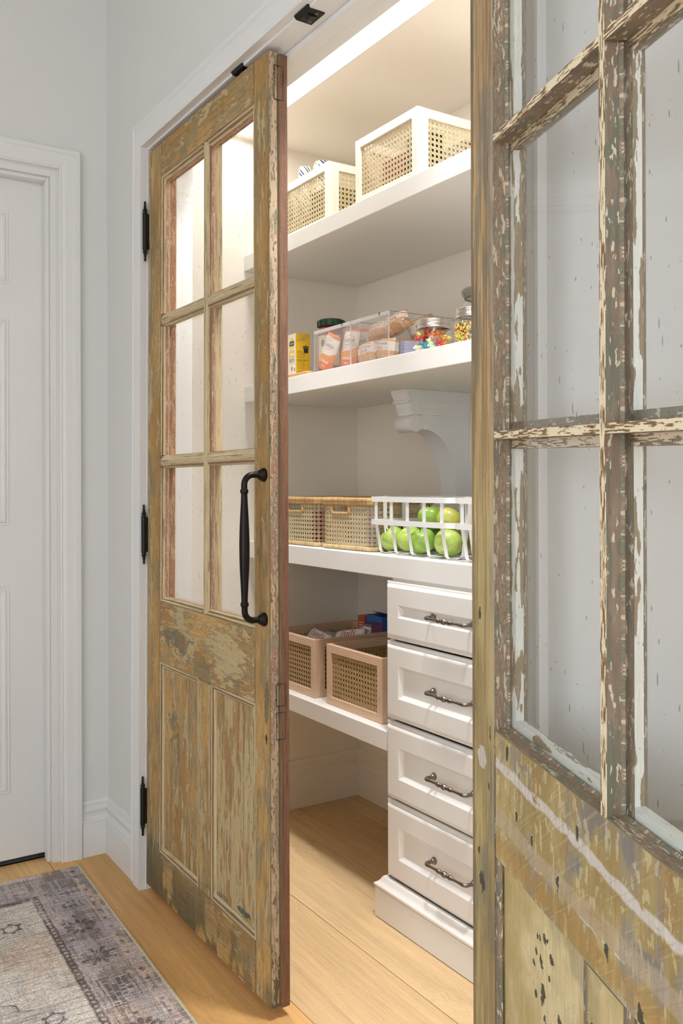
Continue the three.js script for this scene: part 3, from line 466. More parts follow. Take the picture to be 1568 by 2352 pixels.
  // panes with their moulding and putty
  const ys = [[DY.lt, DY.m1 - 0.005], [DY.m1 + 0.005, DY.m2 - 0.005], [DY.m2 + 0.005, DY.tb]], xs = [[sL, mu - 0.005], [mu + 0.005, x0]];
  for (const [y0, y1] of ys) for (const [p0, p1] of xs) {
    const [g0, g1] = zr(0.0215, 0.0245), g = box(p0 - 0.003, p1 + 0.003, y0 - 0.003, y1 + 0.003, g0, g1, 0);
    const uv = g.attributes.uv, ou = rr(0, 1), ov = rr(0, 1); for (let i = 0; i < uv.count; i++) uv.setXY(i, uv.getX(i) + ou, uv.getY(i) + ov);
    const pane = put('pane', g, [glassM, glassM, glassM, glassM, seedM, glassM]);
    const L = p0 === sL, R = p1 === x0, B = y0 === DY.lt, T = y1 === DY.tb, list = [], pl = [];
    const q = [[0, 0.0105], [0.0125, 0.0105], [0.0125, 0.0212], [0, 0.0212]];
    const mx0 = L ? p0 : p0 + 0.012, mx1 = R ? p1 : p1 - 0.012, my0 = B ? y0 : y0 + 0.012, my1 = T ? y1 : y1 - 0.012;
    const a = (s) => my0 + (B ? s : 0), b = (s) => my1 - (T ? s : 0), c = (s) => mx0 + (L ? s : 0), e = (s) => mx1 - (R ? s : 0);
    for (const [P, l] of [[prof, list], [q, pl]]) {
      if (L) l.push(prism(P, a, b, (s, d, t) => [p0 + s, t, zf(d)])); if (R) l.push(prism(P, a, b, (s, d, t) => [p1 - s, t, zf(d)]));
      if (B) l.push(prism(P, c, e, (s, d, t) => [t, y0 + s, zf(d)])); if (T) l.push(prism(P, c, e, (s, d, t) => [t, y1 - s, zf(d)]));
    }
    // the putty line round the glass, on the inner faces of the muntins as well
    const w = 0.0006, qq = [[0, 0.0118], [w, 0.0118], [w, 0.0212], [0, 0.0212]];
    if (!L) pl.push(prism(qq, my0, my1, (s, d, t) => [p0 + 0.012 + s, t, zf(d)])); if (!R) pl.push(prism(qq, my0, my1, (s, d, t) => [p1 - 0.012 - s, t, zf(d)]));
    put('glazing_moulding', merge(list), o.mould); put('putty', merge(pl), o.putty);
    if (back) { // a thin ragged line of old putty seen against the glass
      const z0 = zf(0.0247), z1 = zf(0.0285), r = [[0, 0], [0.0022, 0], [0, 0.0035]]; void z0; void z1;
      put('putty_line', merge([prism(r, y0, y1, (s, d, t) => [p0 + s, t, zf(0.0247 + d)]), prism(r, p0, p1, (s, d, t) => [t, y0 + s, zf(0.0247 + d)])]), o.side);
    }
  }
}
{
  const d = new THREE.Group(); d.name = 'door_1'; d.position.set(0.338, 0, 0); scene.add(structure(d, 'closed old glazed door with flaking tan paint and a long dark handle', 'door'));
  const W = 0.707, k = 0.02;
  oldDoor(d, { W, sL: 0.09, sR: 0.071, mu: 0.375, back: false, face: leftM, side: redM, mould: mldM1, muntin: mldM1, putty: puttyRedM, edge: edgeM, edgeBack: edgeRedM, seams: [0.268, 0.565],
    warp: (g) => { const p = g.attributes.position; for (let i = 0; i < p.count; i++) { const x = p.getX(i), y = p.getY(i); p.setX(i, x + k * (y - 1.0) * (1 - x / W)); } g.computeVertexNormals(); return g; } });
  // handle
  const yh1 = 1.139, yh0 = 0.835, xh = 0.682, pts = [], h = yh1 - yh0, prof = [];
  const arc = (yc, s) => { const out = []; for (let i = 0; i <= 8; i++) { const a = i / 8 * Math.PI / 2; out.push([xh, yc + s * 0.02 * (1 - Math.cos(Math.PI / 2 - a)) * -1 + 0, 0.026 + 0.02 * Math.sin(a), 0.0068]); } return out; };
  pts.push([xh, yh1, 0.002, 0.0068], [xh, yh1, 0.014, 0.0066], [xh, yh1, 0.026, 0.0066]);
  for (let i = 1; i <= 8; i++) { const a = i / 8 * Math.PI / 2; pts.push([xh, yh1 - 0.021 * (1 - Math.cos(a)), 0.026 + 0.021 * Math.sin(a), 0.0066]); }
  const top = yh1 - 0.021, bot = yh0 + 0.021;
  const along = (t, r) => pts.push([xh, top + (bot - top) * t, 0.047, r]);
  along(0.02, 0.0066); along(0.035, 0.0067); along(0.036, 0.0084); along(0.052, 0.0088); along(0.066, 0.0084); along(0.068, 0.0068);
  for (let i = 0; i <= 14; i++) { const t = 0.08 + 0.84 * i / 14; along(t, 0.0068 + 0.0042 * Math.pow(Math.sin(Math.PI * (i / 14)), 1.3)); }
  along(0.932, 0.0068); along(0.934, 0.0084); along(0.948, 0.0088); along(0.964, 0.0084); along(0.966, 0.0067); along(0.98, 0.0066);
  for (let i = 7; i >= 0; i--) { const a = i / 8 * Math.PI / 2; pts.push([xh, yh0 + 0.021 * (1 - Math.cos(a)), 0.026 + 0.021 * Math.sin(a), 0.0066]); }
  pts.push([xh, yh0, 0.014, 0.0066], [xh, yh0, 0.002, 0.0068]);
  const hd = mesh('handle', sweep(pts, 20), bronzeM, d); hd.userData.label = 'long dark bronze pull handle';
  for (const y of [yh1, yh0]) { const r = lathe([[0, 0], [0.0145, 0], [0.0145, 0.004], [0.0128, 0.0055], [0.0122, 0.0085], [0.0104, 0.010], [0.0098, 0.013], [0.008, 0.0145], [0.0066, 0.016], [0, 0.016]], 32); r.rotateX(Math.PI / 2); r.translate(xh, y, 0.0003); mesh('rosette', r, bronzeM, hd); }
  // hinges
  for (const yc of [1.811, 0.984, 0.234]) {
    const xl = k * (yc - 1.0) - 0.0012, hb = 0.051, hg = lathe([[0, -0.0815], [0.0024, -0.0815], [0.0026, -0.078], [0.0036, -0.0765], [0.0026, -0.0745], [0.0034, -0.066], [0.0046, -0.0595], [0.0066, -0.058], [0.0066, -0.056], [0.0048, -0.0545], [0.0048, -hb], [0.0068, -hb], [0.0068, -0.017], [0.0065, -0.0168], [0.0068, -0.0166], [0.0068, 0.0166], [0.0065, 0.0168], [0.0068, 0.017], [0.0068, hb], [0.0048, hb], [0.0048, 0.0545], [0.0066, 0.056], [0.0066, 0.058], [0.0046, 0.0595], [0.0034, 0.066], [0.0026, 0.0745], [0.0036, 0.0765], [0.0026, 0.078], [0.0024, 0.0815], [0, 0.0815]], 20);
    hg.translate(xl, yc, 0.0102);
    const hn = mesh('hinge', hg, blackM, d); mesh('hinge_leaf', box(xl - 0.001, xl + 0.0055, yc - hb + 0.003, yc + hb - 0.004, -0.03, 0.0075, 0.001), blackM, hn);
  }
}
{
  const d = new THREE.Group(); d.name = 'door_2'; d.position.set(1.769, 0, 0.082); d.rotation.y = -20.83 * Math.PI / 180;
  scene.add(structure(d, 'open old glazed door in the foreground with scraped ochre and grey paint', 'door'));
  const W = 0.70, sag = -0.0327;
  oldDoor(d, { W, sL: 0.0785, sR: 0.075, mu: 0.354, back: true, face: rightM, faceUp: rightUpM, side: brownM, mould: mldM2, muntin: mldM2, putty: puttyM, seams: [0.2985, 0.52],
    warp: (g) => { const p = g.attributes.position; for (let i = 0; i < p.count; i++) p.setY(i, p.getY(i) + sag * p.getX(i)); g.computeVertexNormals(); return g; } });
}
//</DOORS>
//<PANTRY>
// ---------------------------------------------------------------- shelves and drawer unit
const ZS = -0.468;
const board = (name, label, x1, y0, y1, group) => { const o = mesh(name, box(0.001, x1, y0, y1, ZB + 0.001, ZS, 0.0022), shelfM); return tag(o, label, 'shelf', group); };
board('pantry_shelf', 'thick white painted top shelf carrying two pale cane boxes', XR - 0.001, 1.8355, 1.885);
board('pantry_shelf', 'thick white middle shelf with food jars and clear bins', XR - 0.001, 1.397, 1.4485);
board('pantry_counter', 'thick white counter board above the drawers with woven baskets', XR - 0.001, 0.8785, 0.9335);
board('pantry_shelf', 'short low white shelf beside the drawers with two wooden cane boxes', 0.806, 0.427, 0.478);
{
  const t = thing('drawer_cabinet', 'white painted cabinet of four stacked drawers with pewter pulls', 'cabinet');
  const x0 = 0.809, x1 = 1.335, zf = -0.478;
  mesh('carcass', merge([box(x0 + 0.002, x0 + 0.02, 0.003, 0.872, ZB + 0.016, zf, 0.001), box(x1 - 0.02, x1 - 0.002, 0.003, 0.872, ZB + 0.016, zf, 0.001), box(x0 + 0.02, x1 - 0.02, 0.003, 0.872, ZB + 0.016, ZB + 0.03, 0), box(x0 + 0.02, x1 - 0.02, 0.003, 0.10, ZB + 0.03, zf, 0), box(x0 + 0.017, x1 - 0.02, 0.862, 0.8784, ZB + 0.016, zf + 0.003, 0.001)]), cabinetM, t);
  const lv = [[0, 0], [0, 0.006], [0.0015, 0.0085], [0.004, 0.0095], [0.0075, 0.0095], [0.0085, 0.0105], [0.0098, 0.0138], [0.012, 0.0165], [0.0155, 0.018], [0.0585, 0.018], [0.0600, 0.0172], [0.0612, 0.0155], [0.0672, 0.0085], [0.0684, 0.0070]];
  for (const [y0, y1] of [[0.7215, 0.8712], [0.5168, 0.7165], [0.3128, 0.5108], [0.1088, 0.308]]) {
    const d = new THREE.Group(); d.name = 'drawer'; d.position.set(x0, y0, zf); t.add(d);
    mesh('drawer_front', merge([stepped(x1 - x0, y1 - y0, lv), box(0.001, x1 - x0 - 0.001, 0.001, y1 - y0 - 0.001, -0.001, 0.0062, 0)]), cabinetM, d);
    // pull with turned beads
    const xc = (x1 - x0) / 2, h = 0.073, yc = (y1 - y0) / 2 + 0.002, zb = 0.0068, pts = [[xc - h, yc, zb, 0.0046], [xc - h, yc, zb + 0.02, 0.0043]];
    for (let i = 1; i <= 6; i++) { const a = i / 6 * Math.PI / 2; pts.push([xc - h + 0.010 * (1 - Math.cos(a)), yc, zb + 0.020 + 0.010 * Math.sin(a), 0.0045]); }
    const L = 2 * h - 0.02, add = (u, r) => pts.push([xc + u * L / 2, yc, zb + 0.03, r]);
    for (const [u, r] of [[-0.8, 0.0042], [-0.62, 0.0039], [-0.5, 0.0046], [-0.42, 0.0060], [-0.36, 0.0074], [-0.32, 0.0078], [-0.28, 0.0074], [-0.25, 0.0056], [-0.225, 0.0052], [-0.20, 0.0064], [-0.165, 0.0066], [-0.135, 0.0054], [-0.115, 0.0058], [-0.08, 0.0082], [-0.04, 0.0094], [0, 0.0098], [0.04, 0.0094], [0.08, 0.0082], [0.115, 0.0058], [0.135, 0.0054], [0.165, 0.0066], [0.20, 0.0064], [0.225, 0.0052], [0.25, 0.0056], [0.28, 0.0074], [0.32, 0.0078], [0.36, 0.0074], [0.42, 0.0060], [0.5, 0.0046], [0.62, 0.0039], [0.8, 0.0042]]) add(u, r * 0.76);
    for (let i = 5; i >= 0; i--) { const a = i / 6 * Math.PI / 2; pts.push([xc + h - 0.010 * (1 - Math.cos(a)), yc, zb + 0.020 + 0.010 * Math.sin(a), 0.0045]); }
    pts.push([xc + h, yc, zb + 0.02, 0.0043], [xc + h, yc, zb, 0.0046]);
    const parts = [sweep(pts, 14)];
    for (const s of [-1, 1]) { const r = lathe([[0, 0], [0.0090, 0], [0.0090, 0.0022], [0.0078, 0.003], [0.0075, 0.0052], [0.006, 0.006], [0.0054, 0.009], [0.004, 0.0105], [0, 0.0105]], 24); r.rotateX(Math.PI / 2); r.translate(xc + s * h, yc, zb); parts.push(r); }
    mesh('handle', merge(parts), pewterM, d).userData.label = 'pewter drawer pull with turned beads';
  }
  const pl = [[0, 0.002], [0.024, 0.002], [0.024, 0.0755], [0.0205, 0.0765], [0.0205, 0.0775], [0, 0.0775]], zc = -0.468, xp = 0.811;
  const front = (P) => prism(P, (s) => xp - s, x1 + 0.02, (s, d, a) => [a, d, zc + s]), left = (P) => prism(P, zc + 0.0001 - 0.45, (s) => zc + s, (s, d, a) => [xp - s, d, a]);
  mesh('plinth', merge([front(pl), left(pl)]), cabinetM, t);
  const mo = [[0, 0.0776], [0.0195, 0.0776], [0.025, 0.0792], [0.0268, 0.0828], [0.0262, 0.0862], [0.0235, 0.0882], [0.0195, 0.0902], [0.0155, 0.0938], [0.0125, 0.0985], [0.0098, 0.1032], [0.0065, 0.1062], [0, 0.1066]];
  mesh('plinth_moulding', merge([front(mo), left(mo)]), cabinetM, t);
}
// scrolled bracket under the middle shelf
{
  const t = thing('shelf_bracket', 'white carved scroll bracket under the middle shelf', 'bracket');
  const x0 = 0.541, x1 = 0.615, yt = 1.3965;
  const cr = [[0, 0], [0.048, 0], [0.0465, -0.010], [0.0425, -0.019], [0.038, -0.025], [0.037, -0.030], [0.0415, -0.0325], [0.0415, -0.0375], [0.034, -0.039], [0.0305, -0.043], [0.0275, -0.049], [0.0265, -0.054], [0.029, -0.0555], [0.029, -0.059], [0.0265, -0.060], [0.0265, -0.0635], [0.023, -0.0645], [0.023, -0.073], [0, -0.073]];
  mesh('crown', merge([prism(cr, x0 - 0.001, x1 + 0.0035, (s, d, a) => [a, yt + d, -0.728 + s]), prism(cr.map(([s, d]) => [s * 0.16, d]), ZB + 0.001, -0.695, (s, d, a) => [x1 - 0.003 + s, yt + d, a]), box(x0, x1 - 0.002, yt - 0.073, yt, ZB + 0.001, -0.712, 0)]), trimM, t);
  const C = [-0.7165, 1.2985], r0 = 0.0262, arc = (cx, cy, rx, ry, a0, a1, n) => Array.from({ length: n + 1 }, (_, i) => { const a = (a0 + (a1 - a0) * i / n) * Math.PI / 180; return [cx + rx * Math.cos(a), cy + ry * Math.sin(a)]; });
  const inner = arc(-0.745, 1.105, 0.122, 0.176, 86, 0, 18).map(([z, y]) => [-(z + 0.745) + -0.745, y]);
  const body = [[ZB + 0.001, 0.9345], [-0.8675, 0.9345], [-0.8675, 1.09], ...inner.slice().reverse(), ...arc(...C, r0, r0, 250, 420 - 360 + 40, 12).map((p) => p).filter(() => true), [-0.7075, 1.33], [ZB + 0.001, 1.33]];
  const poly = [[ZB + 0.001, 0.9345], [-0.8675, 0.9345], ...inner.slice().reverse(), [-0.72, 1.284], [-0.705, 1.30], [-0.7065, 1.3295], [ZB + 0.001, 1.3295]]; void body;
  mesh('body', prism(poly, x0 + 0.002, x1 - 0.003, (s, d, a) => [a, d, s]), trimM, t);
  const sc = lathe([[0, 0], [r0, 0], [r0, 0.073], [r0 - 0.001, 0.074], [0, 0.074]], 40); sc.rotateZ(-Math.PI / 2); sc.translate(x0 - 0.0005, C[1], C[0]); mesh('scroll', sc, trimM, t);
  const outer = arc(-0.748, 1.105, 0.152, 0.2235, 92, 0, 22).map(([z, y]) => [-(z + 0.748) - 0.748, y]), mid = arc(-0.745, 1.105, 0.134, 0.194, 88, 0, 22).map(([z, y]) => [-(z + 0.745) - 0.745, y]);
  const band = [...outer, [-0.748 - 0.152, 0.9345], [-0.8675 - 0.012, 0.9345], ...mid.slice().reverse(), [-0.735, 1.303]];
  mesh('scroll_band', prism(band, x1 - 0.004, x1, (s, d, a) => [a, d, s]), trimM, t);
  const b2 = [...mid, [-0.879, 0.9345], [-0.8675, 0.9345], ...inner.slice().reverse()];
  mesh('scroll_lip', prism(b2, x1 - 0.004, x1 + 0.002, (s, d, a) => [a, d, s]), trimM, t);
}
// ---------------------------------------------------------------- cane work
const caneT = tex(256, 256, (u, v) => { const n = fbm(u * 40, v * 8, 3), m = fbm(u * 9 + 3, v * 9, 3); const t = 0.86 + 0.2 * (n - 0.5) + 0.22 * (m - 0.5); return [t, t * 0.985, t * 0.95, n]; }, { repeat: [14, 14] });
const caneM = M({ col: [0.965, 0.895, 0.745], map: caneT.map, roughness: 0.55 }), caneDarkM = M({ col: [0.90, 0.765, 0.565], map: caneT.map, roughness: 0.55 });
function caneSheet(w, h, p, hole, W = 1) {
  const strips = [], half = 0.056 * p * W, th = 0.0005;
  const seg = (x0, y0, x1, y1, z, wd = 1.22) => {
    let dx = x1 - x0, dy = y1 - y0, t0 = 0, t1 = 1, cutsL = [[0, 1]];
    if (hole) { // the part of the strand inside the hand hole is left out
      let a = 0, b = 1; for (const [p0, d, lo, hi] of [[x0, dx, hole[0], hole[1]], [y0, dy, hole[2], hole[3]]]) { if (Math.abs(d) < 1e-9) { if (p0 < lo || p0 > hi) { a = 1; b = 0; } } else { let u = (lo - p0) / d, v = (hi - p0) / d; if (u > v) [u, v] = [v, u]; a = Math.max(a, u); b = Math.min(b, v); } }
      if (b > a) cutsL = [[0, a], [b, 1]];
    }
    for (const [a, b] of cutsL) {
      const L = Math.hypot(dx, dy) * (b - a); if (L < 0.002) continue;
      const g = new THREE.BoxGeometry(L, half * 2 * wd, th); g.rotateZ(Math.atan2(dy, dx)); g.translate(x0 + dx * (a + b) / 2, y0 + dy * (a + b) / 2, z); strips.push(g);
    }
  };
  for (let i = 0; i <= Math.ceil(w / p); i++) for (const s of [-0.135, 0.135]) { const x = (i + s) * p; if (x > 0 && x < w) seg(x, 0, x, h, 0); }
  for (let j = 0; j <= Math.ceil(h / p); j++) for (const s of [-0.135, 0.135]) { const y = (j + s) * p; if (y > 0 && y < h) seg(0, y, w, y, 0.0004); }
  const n = Math.ceil((w + h) / p);
  for (let k = 0; k <= n; k++) { const c = (k + 0.5) * p, x0 = Math.max(0, c - h), x1 = Math.min(w, c); if (x1 - x0 > 0.002) seg(x0, c - x0, x1, c - x1, 0.0006, 1.05); }
  for (let k = -Math.ceil(h / p) - 1; k <= Math.ceil(w / p); k++) { const c = (k + 0.5) * p, x0 = Math.max(0, c), x1 = Math.min(w, h + c); if (x1 - x0 > 0.002) seg(x0, x0 - c, x1, x1 - c, -0.0002, 1.05); }
  return merge(strips);
}
const pineT = tex(512, 256, (u, v) => { const x = u * 0.5, y = v * 0.12, r = 0.5 + 0.5 * Math.sin(y * 900 + 16 * fbm(x * 5, y * 26, 3)), f = fbm(x * 30, y * 700, 2); const t = 0.90 + 0.07 * r + 0.08 * (f - 0.5); return [t, t * 0.985, t * 0.96, f]; }, { repeat: [2, 1 / 0.12] });
const paleWoodM = M({ col: [0.975, 0.94, 0.885], map: pineT.map, roughness: 0.5 }), warmWoodM = M({ col: [0.93, 0.80, 0.685], map: pineT.map, roughness: 0.5 });
function caneBox(name, label, group, x0, x1, y0, h, zf, depth, wood, cane) {
  const t = thing(name, label, 'basket', [(x0 + x1) / 2, y0, zf - depth / 2], group), w = x1 - x0, T = 0.013, R = 0.0235, p = 0.0137;
  const sq = [[0, 0.001], [0.001, 0], [R - 0.001, 0], [R, 0.001], [R, T], [0, T]];
  const ringG = (L, H) => merge([prism(sq, (s) => s, (s) => H - s, (s, d, a) => [s - L / 2, a, -d]), prism(sq, (s) => s, (s) => H - s, (s, d, a) => [L / 2 - s, a, -d]), prism(sq, (s) => -L / 2 + s, (s) => L / 2 - s, (s, d, a) => [a, s, -d]), prism(sq, (s) => -L / 2 + s, (s) => L / 2 - s, (s, d, a) => [a, H - s, -d])]);
  const cg = (L) => { const g = caneSheet(L - 2 * R + 0.006, h - 2 * R + 0.006, p); g.translate(-L / 2 + R - 0.003, R - 0.003, -0.0065); return g; };
  const gs = ringG(w, h), gd = ringG(depth - 2 * T - 0.0004, h), cs = cg(w), cd = cg(depth - 2 * T);
  const sides = [[gs, cs, 0, 0, depth / 2], [gs, cs, Math.PI, 0, -depth / 2], [gd, cd, Math.PI / 2, w / 2, 0], [gd, cd, -Math.PI / 2, -w / 2, 0]];
  for (const [g, c, a, x, z] of sides) { const f = mesh('side_frame', g, wood, t); f.rotation.y = a; f.position.set(x, 0, z); mesh('cane_panel', c, cane, f); }
  mesh('base', box(-w / 2 + T, w / 2 - T, 0.002, 0.008, -depth / 2 + T, depth / 2 - T, 0.0005), wood, t);
  return t;
}
caneBox('cane_box', 'pale cane box standing forward at the right on the top shelf', 'cane boxes', 0.637, 0.916, 1.8853, 0.1815, -0.49, 0.33, paleWoodM, caneM);
caneBox('cane_box', 'pale cane box at the left on the top shelf with striped packets above it', 'cane boxes', 0.198, 0.478, 1.8853, 0.1815, -0.503, 0.33, paleWoodM, caneM);
caneBox('cane_box', 'tan wooden cane box on the low shelf holding snack packets', 'cane boxes', 0.12, 0.3985, 0.4783, 0.175, -0.4985, 0.325, warmWoodM, caneDarkM);
caneBox('cane_box', 'empty tan wooden cane box on the low shelf against the drawers', 'cane boxes', 0.4665, 0.745, 0.4783, 0.175, -0.4975, 0.325, warmWoodM, caneDarkM);
// plain cartons and packets inside, seen through the cane
const plain = (name, label, cat, x0, x1, y0, y1, z0, z1, col, grp) => { const o = mesh(name, box(x0, x1, y0, y1, z0, z1, 0.0015), M({ col, roughness: 0.55 })); return tag(o, label, cat, grp); };
plain('snack_carton', 'dark brown carton inside the nearer pale cane box', 'carton', 0.80, 0.885, 1.8937, 2.03, -0.60, -0.54, [0.22, 0.13, 0.10]);
plain('snack_carton', 'dark red carton inside the nearer pale cane box', 'carton', 0.67, 0.77, 1.8937, 2.01, -0.62, -0.56, [0.42, 0.12, 0.09]);
plain('snack_carton', 'grey carton at the back of the nearer pale cane box', 'carton', 0.69, 0.88, 1.8937, 2.035, -0.76, -0.68, [0.45, 0.40, 0.40]);
plain('snack_carton', 'olive carton inside the farther pale cane box', 'carton', 0.33, 0.45, 1.8937, 2.01, -0.60, -0.53, [0.42, 0.40, 0.14]);
plain('snack_carton', 'brown carton at the back of the farther pale cane box', 'carton', 0.33, 0.455, 1.8937, 2.03, -0.74, -0.64, [0.27, 0.17, 0.12]);
plain('snack_carton', 'dark carton under the snack bars in the tan cane box', 'carton', 0.15, 0.37, 0.4866, 0.612, -0.71, -0.53, [0.26, 0.17, 0.13]);
// striped twisted tops above the farther cane box
const stripeT = canvasTex(256, 128, (g, w, h) => { g.fillStyle = '#e8e4d2'; g.fillRect(0, 0, w, h); for (let i = -4; i < 20; i++) { g.fillStyle = i % 3 === 0 ? '#b9b86a' : '#38355a'; g.beginPath(); g.moveTo(i * 20, 0); g.lineTo(i * 20 + (i % 3 ? 8 : 5), 0); g.lineTo(i * 20 + 100, h); g.lineTo(i * 20 + 88, h); g.fill(); } });
for (const [x, z, y1, r, l] of [[0.242, -0.562, 2.130, 0.021, 'smaller round packet with dark diagonal stripes above the cane box'], [0.264, -0.612, 2.149, 0.028, 'larger round packet with dark diagonal stripes above the cane box']]) {
  const g = lathe([[0, 0], [r, 0], [r, y1 - 1.8937 - 0.02], [r * 0.97, y1 - 1.8937 - 0.009], [r * 0.82, y1 - 1.8937 - 0.002], [r * 0.5, y1 - 1.8937], [0, y1 - 1.8937]], 28); const uv = g.attributes.uv; for (let i = 0; i < uv.count; i++) uv.setY(i, g.attributes.position.getY(i) / 0.06);
  stripeT.wrapS = stripeT.wrapT = THREE.RepeatWrapping;
  g.translate(x, 1.8937, z); tag(mesh('striped_packet', g, M({ map: stripeT, roughness: 0.35 })), l, 'packet');
}
// woven baskets with wrapped rims
const wrapT = tex(512, 64, (u, v) => { const x = u * 0.4, k = x / 0.0032, f = k - Math.floor(k), e = Math.min(f, 1 - f), n = fbm(x * 60, v * 3, 3), m = NT[(Math.floor(k) & 255) << 8]; let t = 0.72 + 0.22 * ss(0, 0.28, e) + 0.14 * (n - 0.5) + 0.16 * (m - 0.5); return [t * 1.02, t * 0.985, t * 0.93, ss(0, 0.3, e)]; }, { bump: true, repeat: [2.5, 20] });
const wrapM = M({ col: [0.91, 0.76, 0.54], map: wrapT.map, bumpMap: wrapT.bump, bumpScale: 0.0012, roughness: 0.5 }), wrapPaleM = M({ col: [0.94, 0.84, 0.65], map: wrapT.map, bumpMap: wrapT.bump, bumpScale: 0.0012, roughness: 0.5 });
const rrect = (hw, hd, r, y, rad, n = 5) => { const out = []; for (const [sx, sz, a0] of [[1, 1, 0], [-1, 1, 90], [-1, -1, 180], [1, -1, 270]]) for (let i = 0; i <= n; i++) { const a = (a0 + 90 * i / n) * Math.PI / 180; out.push([sx * (hw - r) + r * Math.cos(a), y, sz * (hd - r) + r * Math.sin(a), rad]); } out.push([...out[0]]); return out; };
function weave(label, x0, x1, y0, h, zf, depth, off = 0) {
  const t = thing('woven_basket', label, 'basket', [(x0 + x1) / 2, y0, zf - depth / 2], 'woven rattan baskets'), w = x1 - x0, c = 0.027, p = 0.0127;
  const hw = 0.042, hole = [w / 2 - c - hw + off, w / 2 - c + hw + off, h - 0.048, h - 0.014];
  const panels = [[w - 2 * c, 0, 0, depth / 2, hole], [w - 2 * c, Math.PI, 0, -depth / 2, hole], [depth - 2 * c, Math.PI / 2, w / 2, 0], [depth - 2 * c, -Math.PI / 2, -w / 2, 0]];
  for (const [L, a, x, z, ho] of panels) { const g = caneSheet(L, h - 0.016, p, ho ? [ho[0], ho[1], ho[2] - 0.006, h] : null, 1.3); g.translate(-L / 2, 0.006, -0.001); const o = mesh('cane_panel', g, caneM, t); o.rotation.y = a; o.position.set(x, 0, z); }
  // rounded corners: upright strands and rings
  const cs = []; for (const [sx, sz, a0] of [[1, 1, 0], [-1, 1, 90], [-1, -1, 180], [1, -1, 270]]) { for (const u of [0, 1, 2].flatMap((k) => [(k + 0.36) / 3, (k + 0.64) / 3])) { const a = (a0 + 90 * u) * Math.PI / 180, X = sx * (w / 2 - c) + (c - 0.001) * Math.cos(a), Z = sz * (depth / 2 - c) + (c - 0.001) * Math.sin(a); const g = new THREE.BoxGeometry(0.0017, h - 0.016, 0.0006); g.rotateY(Math.PI / 2 - a); g.translate(X, (h - 0.016) / 2 + 0.006, Z); cs.push(g); } for (let j = 0; j < (h - 0.016) / p; j++) for (const s of [-0.15, 0.15]) { const y = 0.006 + (j + s) * p; if (y < 0.007) continue; const pts = []; for (let i = 0; i <= 4; i++) { const a = (a0 + 22.5 * i) * Math.PI / 180; pts.push([sx * (w / 2 - c) + c * Math.cos(a), y, sz * (depth / 2 - c) + c * Math.sin(a), 0.0008]); } cs.push(sweep(pts, 5)); } }
  mesh('corner_weave', merge(cs), caneM, t);
  mesh('rim', merge([sweep(rrect(w / 2 + 0.001, depth / 2 + 0.001, c, h - 0.0078, 0.0078), 10), sweep(rrect(w / 2 + 0.0012, depth / 2 + 0.0012, c, h - 0.0155, 0.0062), 10), sweep(rrect(w / 2 - 0.005, depth / 2 - 0.005, c, h - 0.0085, 0.0062), 8)]), wrapM, t);
  mesh('foot_rim', sweep(rrect(w / 2 + 0.0005, depth / 2 + 0.0005, c, 0.0066, 0.0062), 8), wrapPaleM, t);
  mesh('bottom', box(-w / 2 + 0.004, w / 2 - 0.004, 0.003, 0.007, -depth / 2 + 0.004, depth / 2 - 0.004, 0.0005), caneM, t);
  for (const s of [1, -1]) { const pts = [[-hw + off * s, h - 0.010, s * depth / 2, 0.0048], [-hw + off * s, h - 0.036, s * depth / 2, 0.0048]]; for (let i = 1; i <= 4; i++) { const a = i / 4 * Math.PI / 2; pts.push([-hw + off * s + 0.010 * (1 - Math.cos(a)), h - 0.036 - 0.010 * Math.sin(a), s * depth / 2, 0.0048]); } for (let i = 3; i >= 0; i--) { const a = i / 4 * Math.PI / 2; pts.push([hw + off * s - 0.010 * (1 - Math.cos(a)), h - 0.036 - 0.010 * Math.sin(a), s * depth / 2, 0.0048]); } pts.push([hw + off * s, h - 0.010, s * depth / 2, 0.0048]); mesh('hand_hole', sweep(pts, 10), wrapM, t); }
  return t;
}
weave('woven rattan basket at the left end of the counter beside the old door', 0.1665, 0.409, 0.9336, 0.1488, -0.4985, 0.235, -0.004).rotation.y = 0.03;
weave('woven rattan basket on the counter left of the white apple basket', 0.4325, 0.6755, 0.9336, 0.1488, -0.5035, 0.235, -0.022).rotation.y = 0.055;
weave('woven rattan basket behind the white wire baskets', 0.93, 1.20, 0.9336, 0.152, -0.738, 0.175);
// things seen in the woven baskets
plain('white_packet', 'white packet seen through the hand hole of the basket', 'packet', 0.50, 0.62, 0.942, 1.05, -0.62, -0.57, [0.62, 0.57, 0.55]);
plain('dark_packet', 'dark packet inside the middle woven basket', 'packet', 0.58, 0.64, 0.942, 1.03, -0.70, -0.63, [0.16, 0.13, 0.12]);
plain('red_packet', 'red packet inside the left woven basket', 'packet', 0.30, 0.40, 0.942, 1.04, -0.63, -0.55, [0.45, 0.13, 0.11]);
plain('grey_packet', 'grey packet inside the left woven basket', 'packet', 0.20, 0.28, 0.942, 1.02, -0.60, -0.54, [0.38, 0.36, 0.38]);
